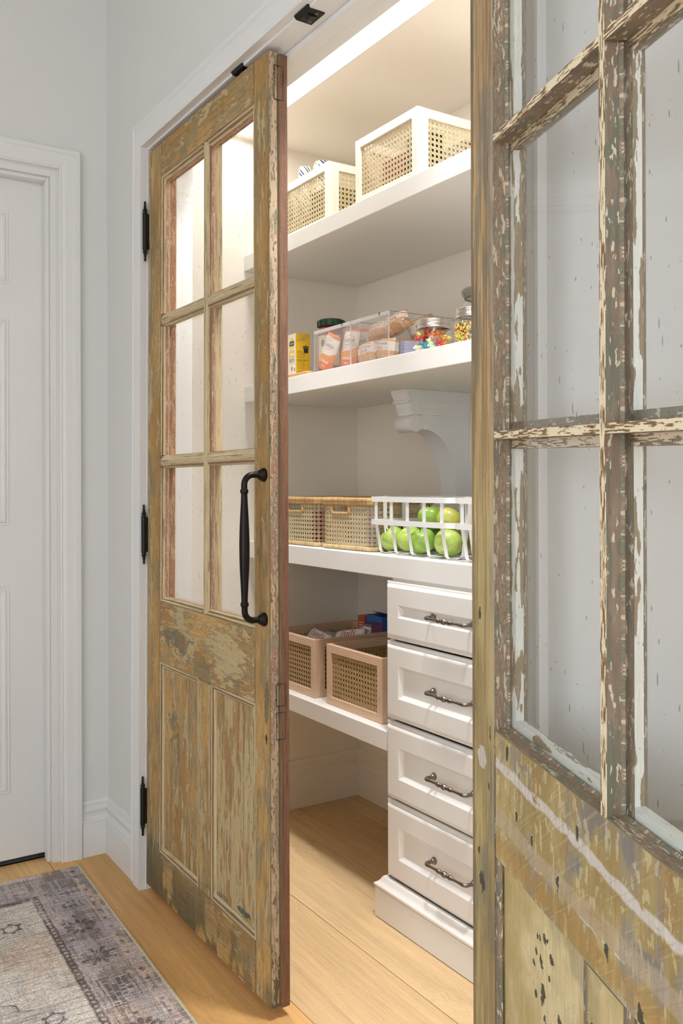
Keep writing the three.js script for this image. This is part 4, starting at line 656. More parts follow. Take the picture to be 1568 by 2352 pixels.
// ---------------------------------------------------------------- white strip baskets and fruit
const whiteMetalM = M({ col: [0.95, 0.945, 0.94], roughness: 0.35 });
function ribbon(path, wdir, w, t) { // flat bar along path; wdir: direction of its width
  const n = path.length, W = new THREE.Vector3(...wdir), P = path.map((p) => new THREE.Vector3(...p)), pos = [], idx = [];
  for (let i = 0; i < n; i++) { const T = new THREE.Vector3().subVectors(P[Math.min(n - 1, i + 1)], P[Math.max(0, i - 1)]).normalize(), N = new THREE.Vector3().crossVectors(T, W).normalize(); for (const [a, b] of [[-1, -1], [1, -1], [1, 1], [-1, 1]]) { const v = P[i].clone().addScaledVector(W, a * w / 2).addScaledVector(N, b * t / 2); pos.push(v.x, v.y, v.z); } }
  for (let i = 0; i + 1 < n; i++) for (let k = 0; k < 4; k++) { const a = i * 4 + k, b = i * 4 + (k + 1) % 4; idx.push(a, b, a + 4, b, b + 4, a + 4); }
  idx.push(0, 2, 1, 0, 3, 2); const e = (n - 1) * 4; idx.push(e, e + 1, e + 2, e, e + 2, e + 3);
  let g = new THREE.BufferGeometry(); g.setAttribute('position', new THREE.Float32BufferAttribute(pos, 3)); g.setIndex(idx); g = g.toNonIndexed(); g.computeVertexNormals(); return uvm(g);
}
function stripBasket(label, x0, x1, zf, depth) {
  const t = thing('strip_basket', label, 'basket', [(x0 + x1) / 2, 0.9338, zf - depth / 2], 'white strip baskets'), w = x1 - x0, hw = w / 2, hd = depth / 2;
  const loop = (y, a, b, r) => ribbon(rrect(a, b, r, y, 0, 8).map((p) => p.slice(0, 3)), [0, 1, 0], 0.0138, 0.0022);
  mesh('rim', loop(0.1455, hw, hd, 0.025), whiteMetalM, t); mesh('middle_band', loop(0.0845, hw, hd, 0.025), whiteMetalM, t);
  const xs = [-0.40, -0.20, 0, 0.20, 0.40].map((k) => k * w);
  const bend = (out, inn) => { const p = [[out, 0.152], [out, 0.086], [out - 0.004, 0.062]]; const cx = inn - 0.016; p.push([out - 0.010, 0.035]); for (let i = 0; i <= 6; i++) { const a = i / 6 * Math.PI / 2; p.push([cx + 0.014 * Math.cos(a) , 0.0155 - 0.014 * Math.sin(a)]); } return p; };
  const io = bend(hd - 0.0023, hd - 0.014), full = (b) => [...b, ...b.slice().reverse().map(([o, y]) => [-o, y])];
  for (const x of xs) mesh('strip', ribbon(full(io).map(([z, y]) => [x, y, z]), [1, 0, 0], 0.0115, 0.0018), whiteMetalM, t);
  const ioX = bend(hw - 0.0023, hw - 0.014);
  for (const z of [-0.27, 0.0, 0.27].map((k) => k * depth)) mesh('strip', ribbon(full(ioX).map(([x, y]) => [x, y + 0.0018, z]), [0, 0, 1], 0.0115, 0.0018), whiteMetalM, t);
  return t;
}
stripBasket('white metal strip basket heaped with green apples', 0.692, 1.037, -0.4915, 0.24);
stripBasket('white metal strip basket with mixed fruit half hidden by the old door', 1.0425, 1.395, -0.4915, 0.24);
function fruitT(base, alt, sp, o) { return tex(256, 256, (u, v) => { const n = fbm(Math.cos(u * 6.283) * 3 + o, v * 6 + Math.sin(u * 6.283) * 3, 4), s = vn(u * 120, v * 120) > 0.90 ? 1 : 0; let c = mix3(base, alt, 0.75 * ss(0.3, 0.8, n)); if (s) c = mix3(c, sp, 0.18); return [...c, 0.5]; }); }
const appleT = [fruitT(own(150, 178, 74, 0.8), own(186, 196, 112, 0.8), [0.9, 0.9, 0.7], 3), fruitT(own(128, 164, 58, 0.8), own(158, 184, 84, 0.8), [0.85, 0.9, 0.6], 9), fruitT(own(160, 176, 72, 0.8), own(204, 170, 84, 0.8), [0.9, 0.85, 0.6], 14), fruitT(own(196, 92, 84, 0.8), own(214, 140, 110, 0.8), [0.95, 0.8, 0.7], 21), fruitT(own(226, 176, 92, 0.8), own(232, 196, 128, 0.8), [0.95, 0.85, 0.6], 33)];
const appleM = appleT.map((t) => M({ map: t.map, roughness: 0.38, clearcoat: 0.5, clearcoatRoughness: 0.16 }));
const stemM = M({ col: [0.30, 0.20, 0.12], roughness: 0.8 });
function apple(label, x, y, z, r, m, tilt, turn, cat = 'apple', name = 'apple') {
  const t = thing(name, label, cat, [x, y, z], cat === 'apple' ? 'apples in the white baskets' : undefined);
  const pts = []; for (let i = 0; i <= 26; i++) { const a = -Math.PI / 2 + Math.PI * i / 26, k = 1 + 0.05 * Math.sin(a) - 0.02 * Math.cos(4 * a); let R = Math.cos(a) * r * k * 1.03, Y = Math.sin(a) * r * 0.93; const top = Math.exp(-((R / (r * 0.34)) ** 2)); Y -= (Y > 0 ? 0.30 : -0.16) * r * top; pts.push([Math.max(0, R), Y]); }
  const g = lathe(pts, 32), p = g.attributes.position; for (let i = 0; i < p.count; i++) { const a = Math.atan2(p.getZ(i), p.getX(i)), f = 1 + 0.022 * Math.cos(5 * a + turn) * (p.getY(i) < 0 ? 1.2 : 0.5) + 0.02 * Math.cos(2 * a + turn); p.setX(i, p.getX(i) * f); p.setZ(i, p.getZ(i) * f); } g.computeVertexNormals();
  mesh('flesh', g, m, t); mesh('stem', sweep([[0, r * 0.55, 0, 0.0012], [0.002, r * 0.75, 0.001, 0.0011], [0.005, r * 0.95, 0.002, 0.0016]], 6), stemM, t);
  t.rotation.set(tilt, turn, tilt * 0.6); return t;
}
const yb0 = 0.9375;
apple('green apple at the left end of the bottom row', 0.716, yb0 + 0.0335, -0.556, 0.034, appleM[0], 0.5, 0.4);
apple('pale streaked green apple second from left in the bottom row', 0.787, yb0 + 0.0345, -0.562, 0.0355, appleM[0], 0.35, 2.2);
apple('dark green apple in the middle of the bottom row', 0.862, yb0 + 0.0345, -0.543, 0.0355, appleM[1], 0.2, 1.2);
apple('yellow green apple at the right end of the bottom row', 0.964, yb0 + 0.0345, -0.546, 0.0355, appleM[0], -0.5, 3.0);
apple('green apple with a stem on top of the heap', 0.853, yb0 + 0.094, -0.582, 0.036, appleM[1], 0.15, 5.0);
apple('green apple blushed yellow beside the topmost apple', 0.936, yb0 + 0.089, -0.575, 0.0345, appleM[2], -0.4, 1.0);
apple('shaded green apple at the back of the heap', 0.91, yb0 + 0.0345, -0.624, 0.0355, appleM[1], 0.3, 2.0);
apple('shaded green apple behind the middle of the bottom row', 0.832, yb0 + 0.0345, -0.625, 0.0355, appleM[1], -0.3, 3.0);
apple('green apple half seen behind the two leftmost bottom apples', 0.745, yb0 + 0.0345, -0.640, 0.0355, appleM[0], 0.4, 0.2);
apple('red apple behind the first strips of the right hand basket', 1.115, yb0 + 0.0345, -0.548, 0.0355, appleM[3], 0.3, 0.6);
apple('green apple deeper in the right hand basket', 1.085, yb0 + 0.0345, -0.623, 0.0355, appleM[1], 0.3, 1.6);
apple('yellow peach on top in the right hand basket', 1.10, yb0 + 0.1025, -0.582, 0.0345, appleM[4], 0.8, 0.9, 'peach', 'peach');
// ---------------------------------------------------------------- middle shelf groceries
const Y2 = 1.4487;
tag(mesh('serving_board', box(0.13, 0.402, Y2, Y2 + 0.0105, -0.64, -0.474, 0.003), M({ col: [0.86, 0.70, 0.52], map: pineT.map, roughness: 0.5 })), 'pale wooden board under the yellow broth carton', 'board');
{
  const front = canvasTex(380, 560, (g, w, h) => {
    g.fillStyle = '#f4eedb'; g.fillRect(0, 0, w, h);
    g.strokeStyle = '#2d2a26'; g.fillStyle = '#f1cd43'; g.beginPath(); g.ellipse(w / 2, 150, 120, 90, 0, Math.PI, 0); g.lineTo(w / 2 + 120, 315); g.lineTo(w / 2 - 120, 315); g.fill();
    g.fillStyle = '#2d2a26'; g.fillRect(78, 100, 224, 62); g.fillStyle = '#f4eedb'; g.font = 'bold 34px serif'; g.textAlign = 'center'; g.fillText('ORGANIC', w / 2, 143);
    g.fillStyle = '#fffaf0'; g.font = 'bold italic 66px serif'; g.fillText('Chicken', w / 2, 228); g.fillText('Bone', w / 2, 296);
    g.fillStyle = '#2d2a26'; g.font = 'bold 74px sans-serif'; g.fillText('BROTH', w / 2, 388); g.fillRect(50, 318, 280, 3); g.fillRect(50, 404, 280, 3);
    g.fillStyle = '#a09a86'; g.beginPath(); g.ellipse(190, 476, 38, 26, 0.25, 0, 7); g.fill(); g.beginPath(); g.moveTo(160, 474); g.lineTo(146, 424); g.lineTo(178, 456); g.fill(); g.beginPath(); g.ellipse(222, 452, 12, 14, 0, 0, 7); g.fill(); g.fillRect(180, 498, 5, 30); g.fillRect(198, 498, 5, 30);
    g.fillStyle = '#2d2a26'; g.beginPath(); g.arc(316, 490, 24, 0, 7); g.fill(); g.fillStyle = '#f4eedb'; g.font = 'bold 18px sans-serif'; g.fillText('USDA', 316, 496); g.fillStyle = '#7a7464'; g.font = '20px sans-serif'; g.fillText('NET 32 FL OZ', w / 2, 550);
  });
  const side = canvasTex(260, 560, (g, w, h) => {
    g.fillStyle = '#f0c52c'; g.fillRect(0, 0, w, h); g.strokeStyle = '#c79c14'; g.lineWidth = 4; g.beginPath(); g.moveTo(0, 96); g.lineTo(110, 108); g.lineTo(240, 20); g.stroke();
    g.fillStyle = '#2d2a26'; g.beginPath(); g.moveTo(22, 50); g.lineTo(54, 12); g.lineTo(86, 50); g.lineTo(78, 50); g.lineTo(78, 92); g.lineTo(30, 92); g.lineTo(30, 50); g.fill();
    g.fillStyle = '#f4eedb'; g.beginPath(); g.arc(142, 54, 37, 0, 7); g.fill(); g.strokeStyle = '#2d2a26'; g.lineWidth = 5; g.stroke(); g.fillStyle = '#2d2a26'; g.beginPath(); g.moveTo(142, 26); g.lineTo(166, 76); g.lineTo(118, 76); g.fill(); g.fillStyle = '#f4eedb'; g.beginPath(); g.moveTo(142, 46); g.lineTo(154, 70); g.lineTo(130, 70); g.fill();
    g.fillStyle = '#2d2a26'; g.fillRect(134, 170, 112, 16); g.beginPath(); g.moveTo(142, 190); g.lineTo(238, 190); g.lineTo(228, 262); g.lineTo(152, 262); g.fill(); g.fillRect(176, 156, 28, 14);
    g.font = 'bold 20px sans-serif'; const T = ['GOOD FOR', 'Slow simmered bones', 'with garden vegetables', 'and fresh herbs. Never', 'from concentrate, made', 'with sea salt and only', 'certified ingredients.', '', 'MICROWAVE: 2 MINS ON', 'HIGH OR IN A POT.', 'SHAKE WELL and store', 'in a cool dry place.', 'Refrigerate after open-', 'ing, use in 7 days. Best', 'hot in a mug. Do not', 'freeze in this carton.', 'Free of gluten & dairy', 'Contains no sugar.', '', 'OTHER WAYS', 'Soups, stews, rice', 'and gravies'];
    T.forEach((s, i) => { g.font = (i === 0 || i === 8 || i === 9 || i === 19 ? 'bold 17px' : '14.5px') + ' sans-serif'; g.fillText(s, 26, 250 + (i > 5 ? i * 14.2 : i * 14.6)); });
    g.fillRect(196, 508, 6, 50); g.fillRect(230, 508, 6, 50);
  });
  const x0 = 0.2545, x1 = 0.3035, y0 = Y2 + 0.0107, y1 = 1.5865, z1 = -0.491, z0 = -0.541;
  const t = thing('broth_carton', 'yellow and cream broth carton beside the sauce jar', 'carton', [0, 0, 0]);
  const fm = M({ map: front, roughness: 0.45 }), sm = M({ map: side, roughness: 0.45 }), pm = M({ col: [0.90, 0.73, 0.16], roughness: 0.45 }), gm = M({ col: [0.42, 0.40, 0.36], roughness: 0.5 });
  const g = new THREE.BoxGeometry(x1 - x0, y1 - y0, z1 - z0); g.translate((x0 + x1) / 2, (y0 + y1) / 2, (z0 + z1) / 2); mesh('carton_body', g, [sm, pm, gm, pm, fm, pm], t);
  const fl = prism([[0, 0], [0.002, 0], [0.026, 0.021], [0.026, 0.023], [0, 0.023]], x1, x1 + 0.0012, (s, d, a) => [a, y1 - 0.023 + d, z1 - s * 1.9]); mesh('folded_flap', fl, M({ col: [0.90, 0.72, 0.16], roughness: 0.45 }), t);
}
// tomato sauce jar with a green lid
{
  const xc = 0.346, zc = -0.594; const t = thing('sauce_jar', 'large red sauce jar with a ribbed dark green lid', 'jar', [xc, Y2 + 0.0108, zc]);
  const H = 0.152, body = lathe([[0, 0], [0.037, 0], [0.040, 0.004], [0.0405, 0.012], [0.0405, H - 0.024], [0.038, H - 0.012], [0.0355, H - 0.004], [0.0355, H], [0, H]], 48);
  mesh('jar_body', body, M({ col: [0.50, 0.095, 0.05], roughness: 0.12, clearcoat: 1, clearcoatRoughness: 0.04 }), t);
  const lid = [], R = 0.0415; for (let i = 0; i < 14; i++) { const a = i / 14 * Math.PI * 2, g = box(-0.0058, 0.0058, H - 0.004, H + 0.014, R - 0.002, R + 0.0028, 0.0012); g.rotateY(a); lid.push(g); }
  lid.push(lathe([[0, H + 0.0005], [0.036, H + 0.0005], [R, H - 0.005], [R, H + 0.010], [R - 0.002, H + 0.0165], [R - 0.006, H + 0.018], [0, H + 0.018]], 48));
  mesh('lid', merge(lid), M({ col: [0.13, 0.265, 0.19], roughness: 0.42 }), t);
  const lab = canvasTex(700, 420, (g, w, h) => { g.fillStyle = '#f0e6c8'; g.fillRect(0, 0, w, h); g.fillStyle = '#8a7f66'; for (let i = 0; i < 22; i++) { if (i === 7 || i === 13) continue; for (const x0 of [30, 380]) { let x = x0; while (x < x0 + (i < 12 ? 250 : 150)) { const l = 8 + NT[i * 97 + x] * 22; g.fillRect(x, 22 + i * 15, l, 4); x += l + 6; } } } g.fillStyle = '#5a5448'; for (let i = 0; i < 26; i++) g.fillRect(40 + i * 5, 360, 1 + NT[i * 31] * 3, 46); g.fillStyle = '#6b655a'; g.beginPath(); g.arc(250, 110, 52, 0, 7); g.fill(); g.fillStyle = '#b32418'; g.fillRect(w - 60, 0, 60, h); });
  const cy = new THREE.CylinderGeometry(0.0408, 0.0408, 0.092, 48, 1, true, -0.55, 2.4); cy.translate(0, 0.026 + 0.046, 0); mesh('label', cy, M({ map: lab, roughness: 0.6 }), t);
}
// clear acrylic bins
const hazyM = M({ col: [0.985, 0.985, 0.985], roughness: 0.34, transmission: 1, thickness: 0, ior: 1.49 });
const frostM = M({ col: [0.94, 0.93, 0.93], roughness: 0.35, transmission: 0.55, thickness: 0 });
function bin(label, x0, x1, depth) {
  const t = thing('clear_bin', label, 'bin', [(x0 + x1) / 2, Y2, -0.492 - depth / 2], 'clear acrylic bins'), w = x1 - x0, h = 0.126, d = depth, T = 0.0026;
  mesh('front_wall', box(-w / 2, w / 2, 0.0005, h, d / 2 - T, d / 2, 0), hazyM, t); mesh('back_wall', box(-w / 2, w / 2, 0.0005, h, -d / 2, -d / 2 + T, 0), acrylicM, t);
  mesh('side_wall', box(w / 2 - T, w / 2, 0.0005, h, -d / 2 + T, d / 2 - T, 0), acrylicM, t); mesh('side_wall', box(-w / 2, -w / 2 + T, 0.0005, h, -d / 2 + T, d / 2 - T, 0), acrylicM, t);
  mesh('base', box(-w / 2 + T, w / 2 - T, 0.0005, 0.003, -d / 2 + T, d / 2 - T, 0), acrylicM, t);
  const e = 0.0011; mesh('edge', merge([box(-w / 2, w / 2, h - 0.0092, h + 0.0008, d / 2 - 0.0034, d / 2 + 0.0009, 0.0004)]), frostM, t);
  mesh('edge', merge([box(w / 2 - e, w / 2 + 0.0003, 0, h, d / 2 - e, d / 2 + 0.0003, 0), box(-w / 2 - 0.0003, -w / 2 + e, 0, h, d / 2 - e, d / 2 + 0.0003, 0), box(-w / 2, w / 2, 0, e, d / 2 - e, d / 2 + 0.0003, 0)]), frostM, t);
  mesh('edge', merge([box(w / 2 - 0.0028, w / 2 + 0.0003, h, h + 0.0008, -d / 2, d / 2, 0), box(-w / 2 - 0.0003, -w / 2 + 0.0028, h, h + 0.0008, -d / 2, d / 2, 0), box(-w / 2, w / 2, h, h + 0.0008, -d / 2, -d / 2 + 0.0028, 0)]), M({ col: [0.62, 0.58, 0.56], roughness: 0.3, transmission: 0.5, thickness: 0 }), t);
  mesh('clip', merge([box(w / 2 - 0.043, w / 2 - 0.041, h - 0.006, h + 0.0022, d / 2 + 0.0009, d / 2 + 0.0022, 0.0003), box(w / 2 - 0.043, w / 2 - 0.041, h + 0.0008, h + 0.0022, d / 2 - 0.035, d / 2 + 0.0022, 0.0003)]), blackM, t);
}
bin('left clear acrylic bin holding orange and white cracker bags', 0.4125, 0.6065, 0.235);
bin('right clear acrylic bin holding wrapped bread rolls', 0.6095, 0.7895, 0.235);
// soft packets: a pillow with crimped ends and creases
function pillow(w, h, t, s, n = 22) {
  const pos = [], idx = [], uv = []; for (const f of [1, -1]) for (let j = 0; j <= n; j++) for (let i = 0; i <= n; i++) { const a = i / n * 2 - 1, b = j / n * 2 - 1; let k = Math.pow(Math.max(0, 1 - Math.pow(Math.abs(a), 2.6)), 0.6) * Math.pow(Math.max(0, 1 - Math.pow(Math.abs(b) * 1.0, 3.2)), 0.55); k *= 1 + 0.34 * (fbm(a * 3.4 + s, b * 3.4 + f * 3 + s, 4) - 0.5); const pin = 1 - 0.06 * Math.pow(Math.abs(b), 4) + 0.012 * Math.sin(a * 40) * (Math.abs(b) > 0.9 ? 1 : 0); pos.push(a * w / 2 * pin, b * h / 2, f * (t / 2 * k + 0.0004)); uv.push(f > 0 ? i / n : 1 - i / n, j / n); }
  const m = (n + 1) * (n + 1); for (let j = 0; j < n; j++) for (let i = 0; i < n; i++) { const a = j * (n + 1) + i; idx.push(a, a + 1, a + n + 1, a + 1, a + n + 2, a + n + 1); idx.push(m + a, m + a + n + 1, m + a + 1, m + a + 1, m + a + n + 1, m + a + n + 2); }
  const g = new THREE.BufferGeometry(); g.setAttribute('position', new THREE.Float32BufferAttribute(pos, 3)); g.setAttribute('uv', new THREE.Float32BufferAttribute(uv, 2)); g.setIndex(idx); g.computeVertexNormals(); return g;
}
const crackerT = canvasTex(400, 560, (g, w, h) => { g.fillStyle = '#f7f3ee'; g.fillRect(0, 0, w, h); g.fillStyle = '#e8763a'; g.fillRect(0, 0, w, 46); g.fillStyle = '#f0923c'; g.beginPath(); g.moveTo(0, 400); g.bezierCurveTo(130, 250, 260, 380, w, 250); g.lineTo(w, h); g.lineTo(0, h); g.fill(); g.fillStyle = '#e66b2e'; g.beginPath(); g.moveTo(0, 480); g.bezierCurveTo(150, 390, 260, 470, w, 380); g.lineTo(w, h); g.lineTo(0, h); g.fill(); g.strokeStyle = '#d9782f'; g.lineWidth = 7; g.beginPath(); g.ellipse(200, 170, 130, 62, -0.12, 0, 7); g.stroke(); g.fillStyle = '#7a3b1c'; g.font = 'italic bold 76px serif'; g.textAlign = 'center'; g.fillText('Goldies', 200, 196); g.fillStyle = '#fff6ea'; g.font = 'bold 52px sans-serif'; g.fillText('CHEDDAR', 200, 440); g.font = 'bold 34px sans-serif'; g.fillText('BAKED', 200, 500); });
const crackerM = M({ map: crackerT, roughness: 0.3, clearcoat: 0.3 });
function packet(name, label, cat, w, h, t, s, m, pos, rot, group) { const o = mesh(name, pillow(w, h, t, s), m); o.position.set(...pos); o.rotation.set(...rot); return tag(o, label, cat, group); }
packet('cracker_bag', 'front orange and white cracker bag leaning left in the left bin', 'snack bag', 0.080, 0.110, 0.022, 2, crackerM, [0.470, Y2 + 0.0575, -0.509], [-0.10, 0, -0.42]);
packet('cracker_bag', 'taller orange and white cracker bag standing at right in the left bin', 'snack bag', 0.088, 0.116, 0.022, 7, crackerM, [0.552, Y2 + 0.0605, -0.529], [-0.10, -0.05, -0.14]);
packet('cracker_bag', 'white topped cracker bag at the back of the left bin', 'snack bag', 0.085, 0.116, 0.024, 12, crackerM, [0.55, Y2 + 0.0605, -0.565], [-0.08, 0.1, -0.03]);
const breadT = (k) => canvasTex(400, 300, (g, w, h) => { const gr = g.createLinearGradient(0, 0, w, 0); g.fillStyle = '#cf9f70'; g.fillRect(0, 0, w, h); for (let i = 0; i < 700; i++) { g.fillStyle = ['#d9a870', '#b9793f', '#e2b884', '#c2854c'][i & 3]; g.fillRect(NT[i * 7 + k] * w, NT[i * 13 + k * 3] * h, 16, 5); } void gr; g.fillStyle = 'rgba(240,232,226,0.85)'; g.fillRect(0, 60, w, 118); g.fillStyle = '#3f4c9a'; g.font = 'italic bold 44px serif'; g.textAlign = 'center'; g.fillText('Hometown', w / 2, 108); g.fillStyle = '#c63a44'; g.font = 'bold 52px sans-serif'; g.fillText('ROLLS', w / 2, 164); g.fillStyle = 'rgba(255,255,255,0.35)'; for (let i = 0; i < 14; i++) { g.beginPath(); g.moveTo(NT[i + k] * w, 0); g.lineTo(NT[i * 3 + k] * w, h); g.lineTo(NT[i * 3 + k] * w + 5, h); g.fill(); } });
const breadM = [breadT(3), breadT(41)].map((t) => M({ map: t, roughness: 0.22, clearcoat: 0.6, clearcoatRoughness: 0.12 }));
const nutT = canvasTex(400, 300, (g, w, h) => { g.fillStyle = '#c48a54'; g.fillRect(0, 0, w, h); g.fillStyle = '#b7b5d2'; g.fillRect(0, 40, w, 170); g.fillStyle = '#3c3f7e'; for (let i = 0; i < 12; i++) { let x = 10; while (x < 190) { const l = 6 + NT[i * 71 + x] * 16; g.fillRect(x, 52 + i * 13, l, 5); x += l + 5; } } g.fillStyle = '#e6e4f0'; g.fillRect(206, 50, 140, 150); g.fillStyle = '#34387a'; for (let i = 0; i < 24; i++) g.fillRect(216 + i * 5.2, 60, 1 + NT[i * 17] * 3.4, 130); });
packet('bread_roll', 'wrapped bread roll at the lower left front of the right bin', 'bread', 0.082, 0.062, 0.05, 3, breadM[0], [0.655, Y2 + 0.034, -0.524], [-0.1, 0.05, 0.08], 'wrapped bread rolls');
packet('bread_roll', 'wrapped bread roll at the lower right front of the right bin', 'bread', 0.080, 0.062, 0.05, 8, breadM[1], [0.738, Y2 + 0.034, -0.526], [-0.1, -0.1, -0.12], 'wrapped bread rolls');
packet('bread_roll', 'wrapped bread roll slumped on the left of the upper layer', 'bread', 0.085, 0.052, 0.05, 15, breadM[1], [0.668, Y2 + 0.0945, -0.553], [-0.35, 0.1, 0.22], 'wrapped bread rolls');
packet('bread_roll', 'wrapped bread roll propped steeply at the right of the upper layer', 'bread', 0.080, 0.056, 0.05, 22, breadM[0], [0.737, Y2 + 0.106, -0.558], [-0.3, 0.2, 0.5], 'wrapped bread rolls');
packet('bread_roll', 'wrapped bread roll turned to show its blue barcode label', 'bread', 0.105, 0.060, 0.045, 31, M({ map: nutT, roughness: 0.22, clearcoat: 0.5 }), [0.757, Y2 + 0.034, -0.605], [0, Math.PI / 2, 0.02], 'wrapped bread rolls');
packet('bread_roll', 'wrapped bread roll with a blue corner standing at the back of the right bin', 'bread', 0.085, 0.062, 0.05, 39, breadM[0], [0.745, Y2 + 0.099, -0.64], [0, 1.2, 0.4], 'wrapped bread rolls');
// mason jars with screw bands
function mason(label, xc, zc, h, r) {
  const t = thing('mason_jar', label, 'jar', [xc, Y2, zc]); const n = r * 0.84, hb = h - 0.024;
  mesh('glass', lathe([[0.0, 0.0005], [r * 0.86, 0.0005], [r * 0.97, 0.004], [r, 0.010], [r, hb - 0.018], [r * 0.985, hb - 0.011], [r * 0.92, hb - 0.004], [n, hb], [n, h - 0.003]], 48), glassM, t);
  const band = []; for (let k = 0; k < 48; k++) { const a = k / 48 * Math.PI * 2; band.push(box(-0.0011, 0.0011, h - 0.0085, h - 0.0012, r * 0.905, r * 0.93, 0).rotateY(a)); }
  band.push(lathe([[0, h], [r * 0.86, h], [r * 0.90, h - 0.0008], [r * 0.918, h - 0.0022], [r * 0.918, h - 0.010], [r * 0.94, h - 0.0115], [r * 0.94, h - 0.0135], [r * 0.918, h - 0.0148], [r * 0.925, h - 0.019], [r * 0.95, h - 0.0205], [r * 0.945, h - 0.0225], [n, h - 0.023]], 64));
  mesh('screw_band', merge(band), steelM, t); return t;
}
mason('small mason jar of gummy candies beside the clear bin', 0.925, -0.533, 0.0825, 0.047);
mason('mason jar of bright candy clusters half hidden by the old door', 1.072, -0.535, 0.0865, 0.047);
// gummy candies, one by one
{
  const cols = { teal: [0.02, 0.22, 0.27], 'pale green': [0.42, 0.60, 0.32], red: [0.52, 0.03, 0.03], orange: [0.70, 0.20, 0.03], yellow: [0.68, 0.55, 0.12], cream: [0.74, 0.62, 0.44] };
  const e = (x, y, z, a, b, c) => { const g = new THREE.SphereGeometry(1, 12, 9); g.scale(a, b, c); g.translate(x, y, z); return g; };
  const bear = merge([e(0, 0, 0, 0.0058, 0.0075, 0.0050), e(0, 0.0098, 0, 0.0050, 0.0048, 0.0045), e(0.0036, 0.0138, 0, 0.0019, 0.0019, 0.0016), e(-0.0036, 0.0138, 0, 0.0019, 0.0019, 0.0016), e(0.0050, 0.0025, 0.003, 0.0022, 0.0030, 0.0026), e(-0.0050, 0.0025, 0.003, 0.0022, 0.0030, 0.0026), e(0.0042, -0.0068, 0.0025, 0.0028, 0.0036, 0.0032), e(-0.0042, -0.0068, 0.0025, 0.0028, 0.0036, 0.0032), e(0, 0.009, 0.0042, 0.002, 0.0016, 0.0016)]);
  const spots = [['teal', 0.012, 0.010, 0.036, 0.4], ['pale green', 0.026, 0.011, 0.029, 0.2], ['cream', -0.008, 0.008, 0.037, -1.2], ['red', 0.034, 0.016, 0.012, 1.0], ['orange', 0.036, 0.016, -0.008, -0.6], ['yellow', -0.022, 0.013, 0.031, 0.9], ['red', -0.006, 0.028, 0.033, 0.5], ['orange', 0.020, 0.030, 0.022, -0.3], ['yellow', 0.031, 0.031, -0.010, 1.4], ['red', 0.010, 0.048, 0.028, 0.1], ['orange', 0.028, 0.045, 0.006, 2.2], ['yellow', -0.010, 0.045, 0.028, 0.7], ['orange', -0.03, 0.02, 0.01, 0.2], ['red', -0.026, 0.04, 0.01, 1.2], ['cream', 0.0, 0.03, 0.0, 0.5], ['orange', 0.0, 0.012, 0.006, 0.5], ['red', 0.01, 0.015, -0.024, 0.9], ['yellow', 0.012, 0.04, -0.022, 0.2], ['orange', -0.02, 0.03, -0.02, 2.0]];
  const where = ['low at the front', 'low beside the teal one', 'low at the left', 'at the right side', 'at the far right', 'at the lower left', 'in the middle left', 'in the middle', 'high at the right', 'near the top', 'at the upper right', 'high at the left', 'at the left side', 'at the upper left', 'in the core', 'in the lower core', 'at the back', 'high at the back', 'at the back left'];
  const mats = {}; for (const k in cols) mats[k] = M({ color: new THREE.Color().setRGB(...cols[k]), roughness: 0.28, clearcoat: 0.4 });
  spots.slice(0, 14).forEach(([c, x, y, z, a], i) => { const o = mesh('gummy_bear', bear, mats[c]); o.scale.setScalar(1.25); o.position.set(0.925 + x * 0.95, Y2 + 0.004 + y, -0.533 + z * 0.95); o.rotation.set(a, a * 2.3, a * 1.7); tag(o, `${c} gummy candy ${where[i]} in the small mason jar`, 'candy', 'gummy candies in the mason jar'); });
  // candy clusters: too many and too small to count
  const bits = [], pal = [[0.85, 0.42, 0.06], [0.80, 0.65, 0.08], [0.25, 0.50, 0.08], [0.75, 0.13, 0.10], [0.88, 0.55, 0.15]], sph = new THREE.IcosahedronGeometry(0.0021, 1);
  const im = new THREE.InstancedMesh(sph, M({ roughness: 0.4 }), 1500), m4 = new THREE.Matrix4(); let n = 0;
  while (n < 1500) { const a = rr(0, 6.283), q = 0.0435 * Math.sqrt(rr(0.35, 1)), y = rr(0.003, 0.050 + 0.004 * fbm(a * 2, 3, 2)), cr = fbm(a * 5, y * 160, 2); if (cr < 0.40) continue; m4.makeTranslation(q * Math.cos(a), y, q * Math.sin(a)); im.setMatrixAt(n, m4); im.setColorAt(n, new THREE.Color().setRGB(...pal[Math.floor(rr(0, 5))])); n++; } void bits;
  im.name = 'candy_clusters'; im.position.set(1.072, Y2, -0.535); im.userData.kind = 'stuff'; tag(im, 'orange green and red candy bits filling the mason jar', 'candy'); scene.add(im);
}
// tall glass canister behind
{
  const t = thing('glass_canister', 'empty clear glass canister with a flat glass lid behind the jars', 'jar', [0.978, Y2, -0.652]), r = 0.054;
  mesh('glass', lathe([[0, 0.0005], [r * 0.93, 0.0005], [r, 0.006], [r, 0.118], [r * 0.99, 0.126], [r * 0.94, 0.132], [r * 0.86, 0.137], [r * 0.86, 0.142]], 48), glassM, t);
  mesh('lid', lathe([[0, 0.142], [r * 0.86, 0.142], [r * 0.97, 0.148], [r * 1.03, 0.156], [r * 1.03, 0.161], [r * 0.95, 0.1655], [r * 0.5, 0.168], [0, 0.168]], 48), M({ col: [0.80, 0.79, 0.77], roughness: 0.06, transmission: 0.92, thickness: 0, ior: 1.5 }), t);
  mesh('lid_gasket', lathe([[r * 0.84, 0.140], [r * 0.885, 0.1405], [r * 0.89, 0.1435], [r * 0.84, 0.144]], 40), M({ col: [0.4, 0.38, 0.36], roughness: 0.4 }), t);
}
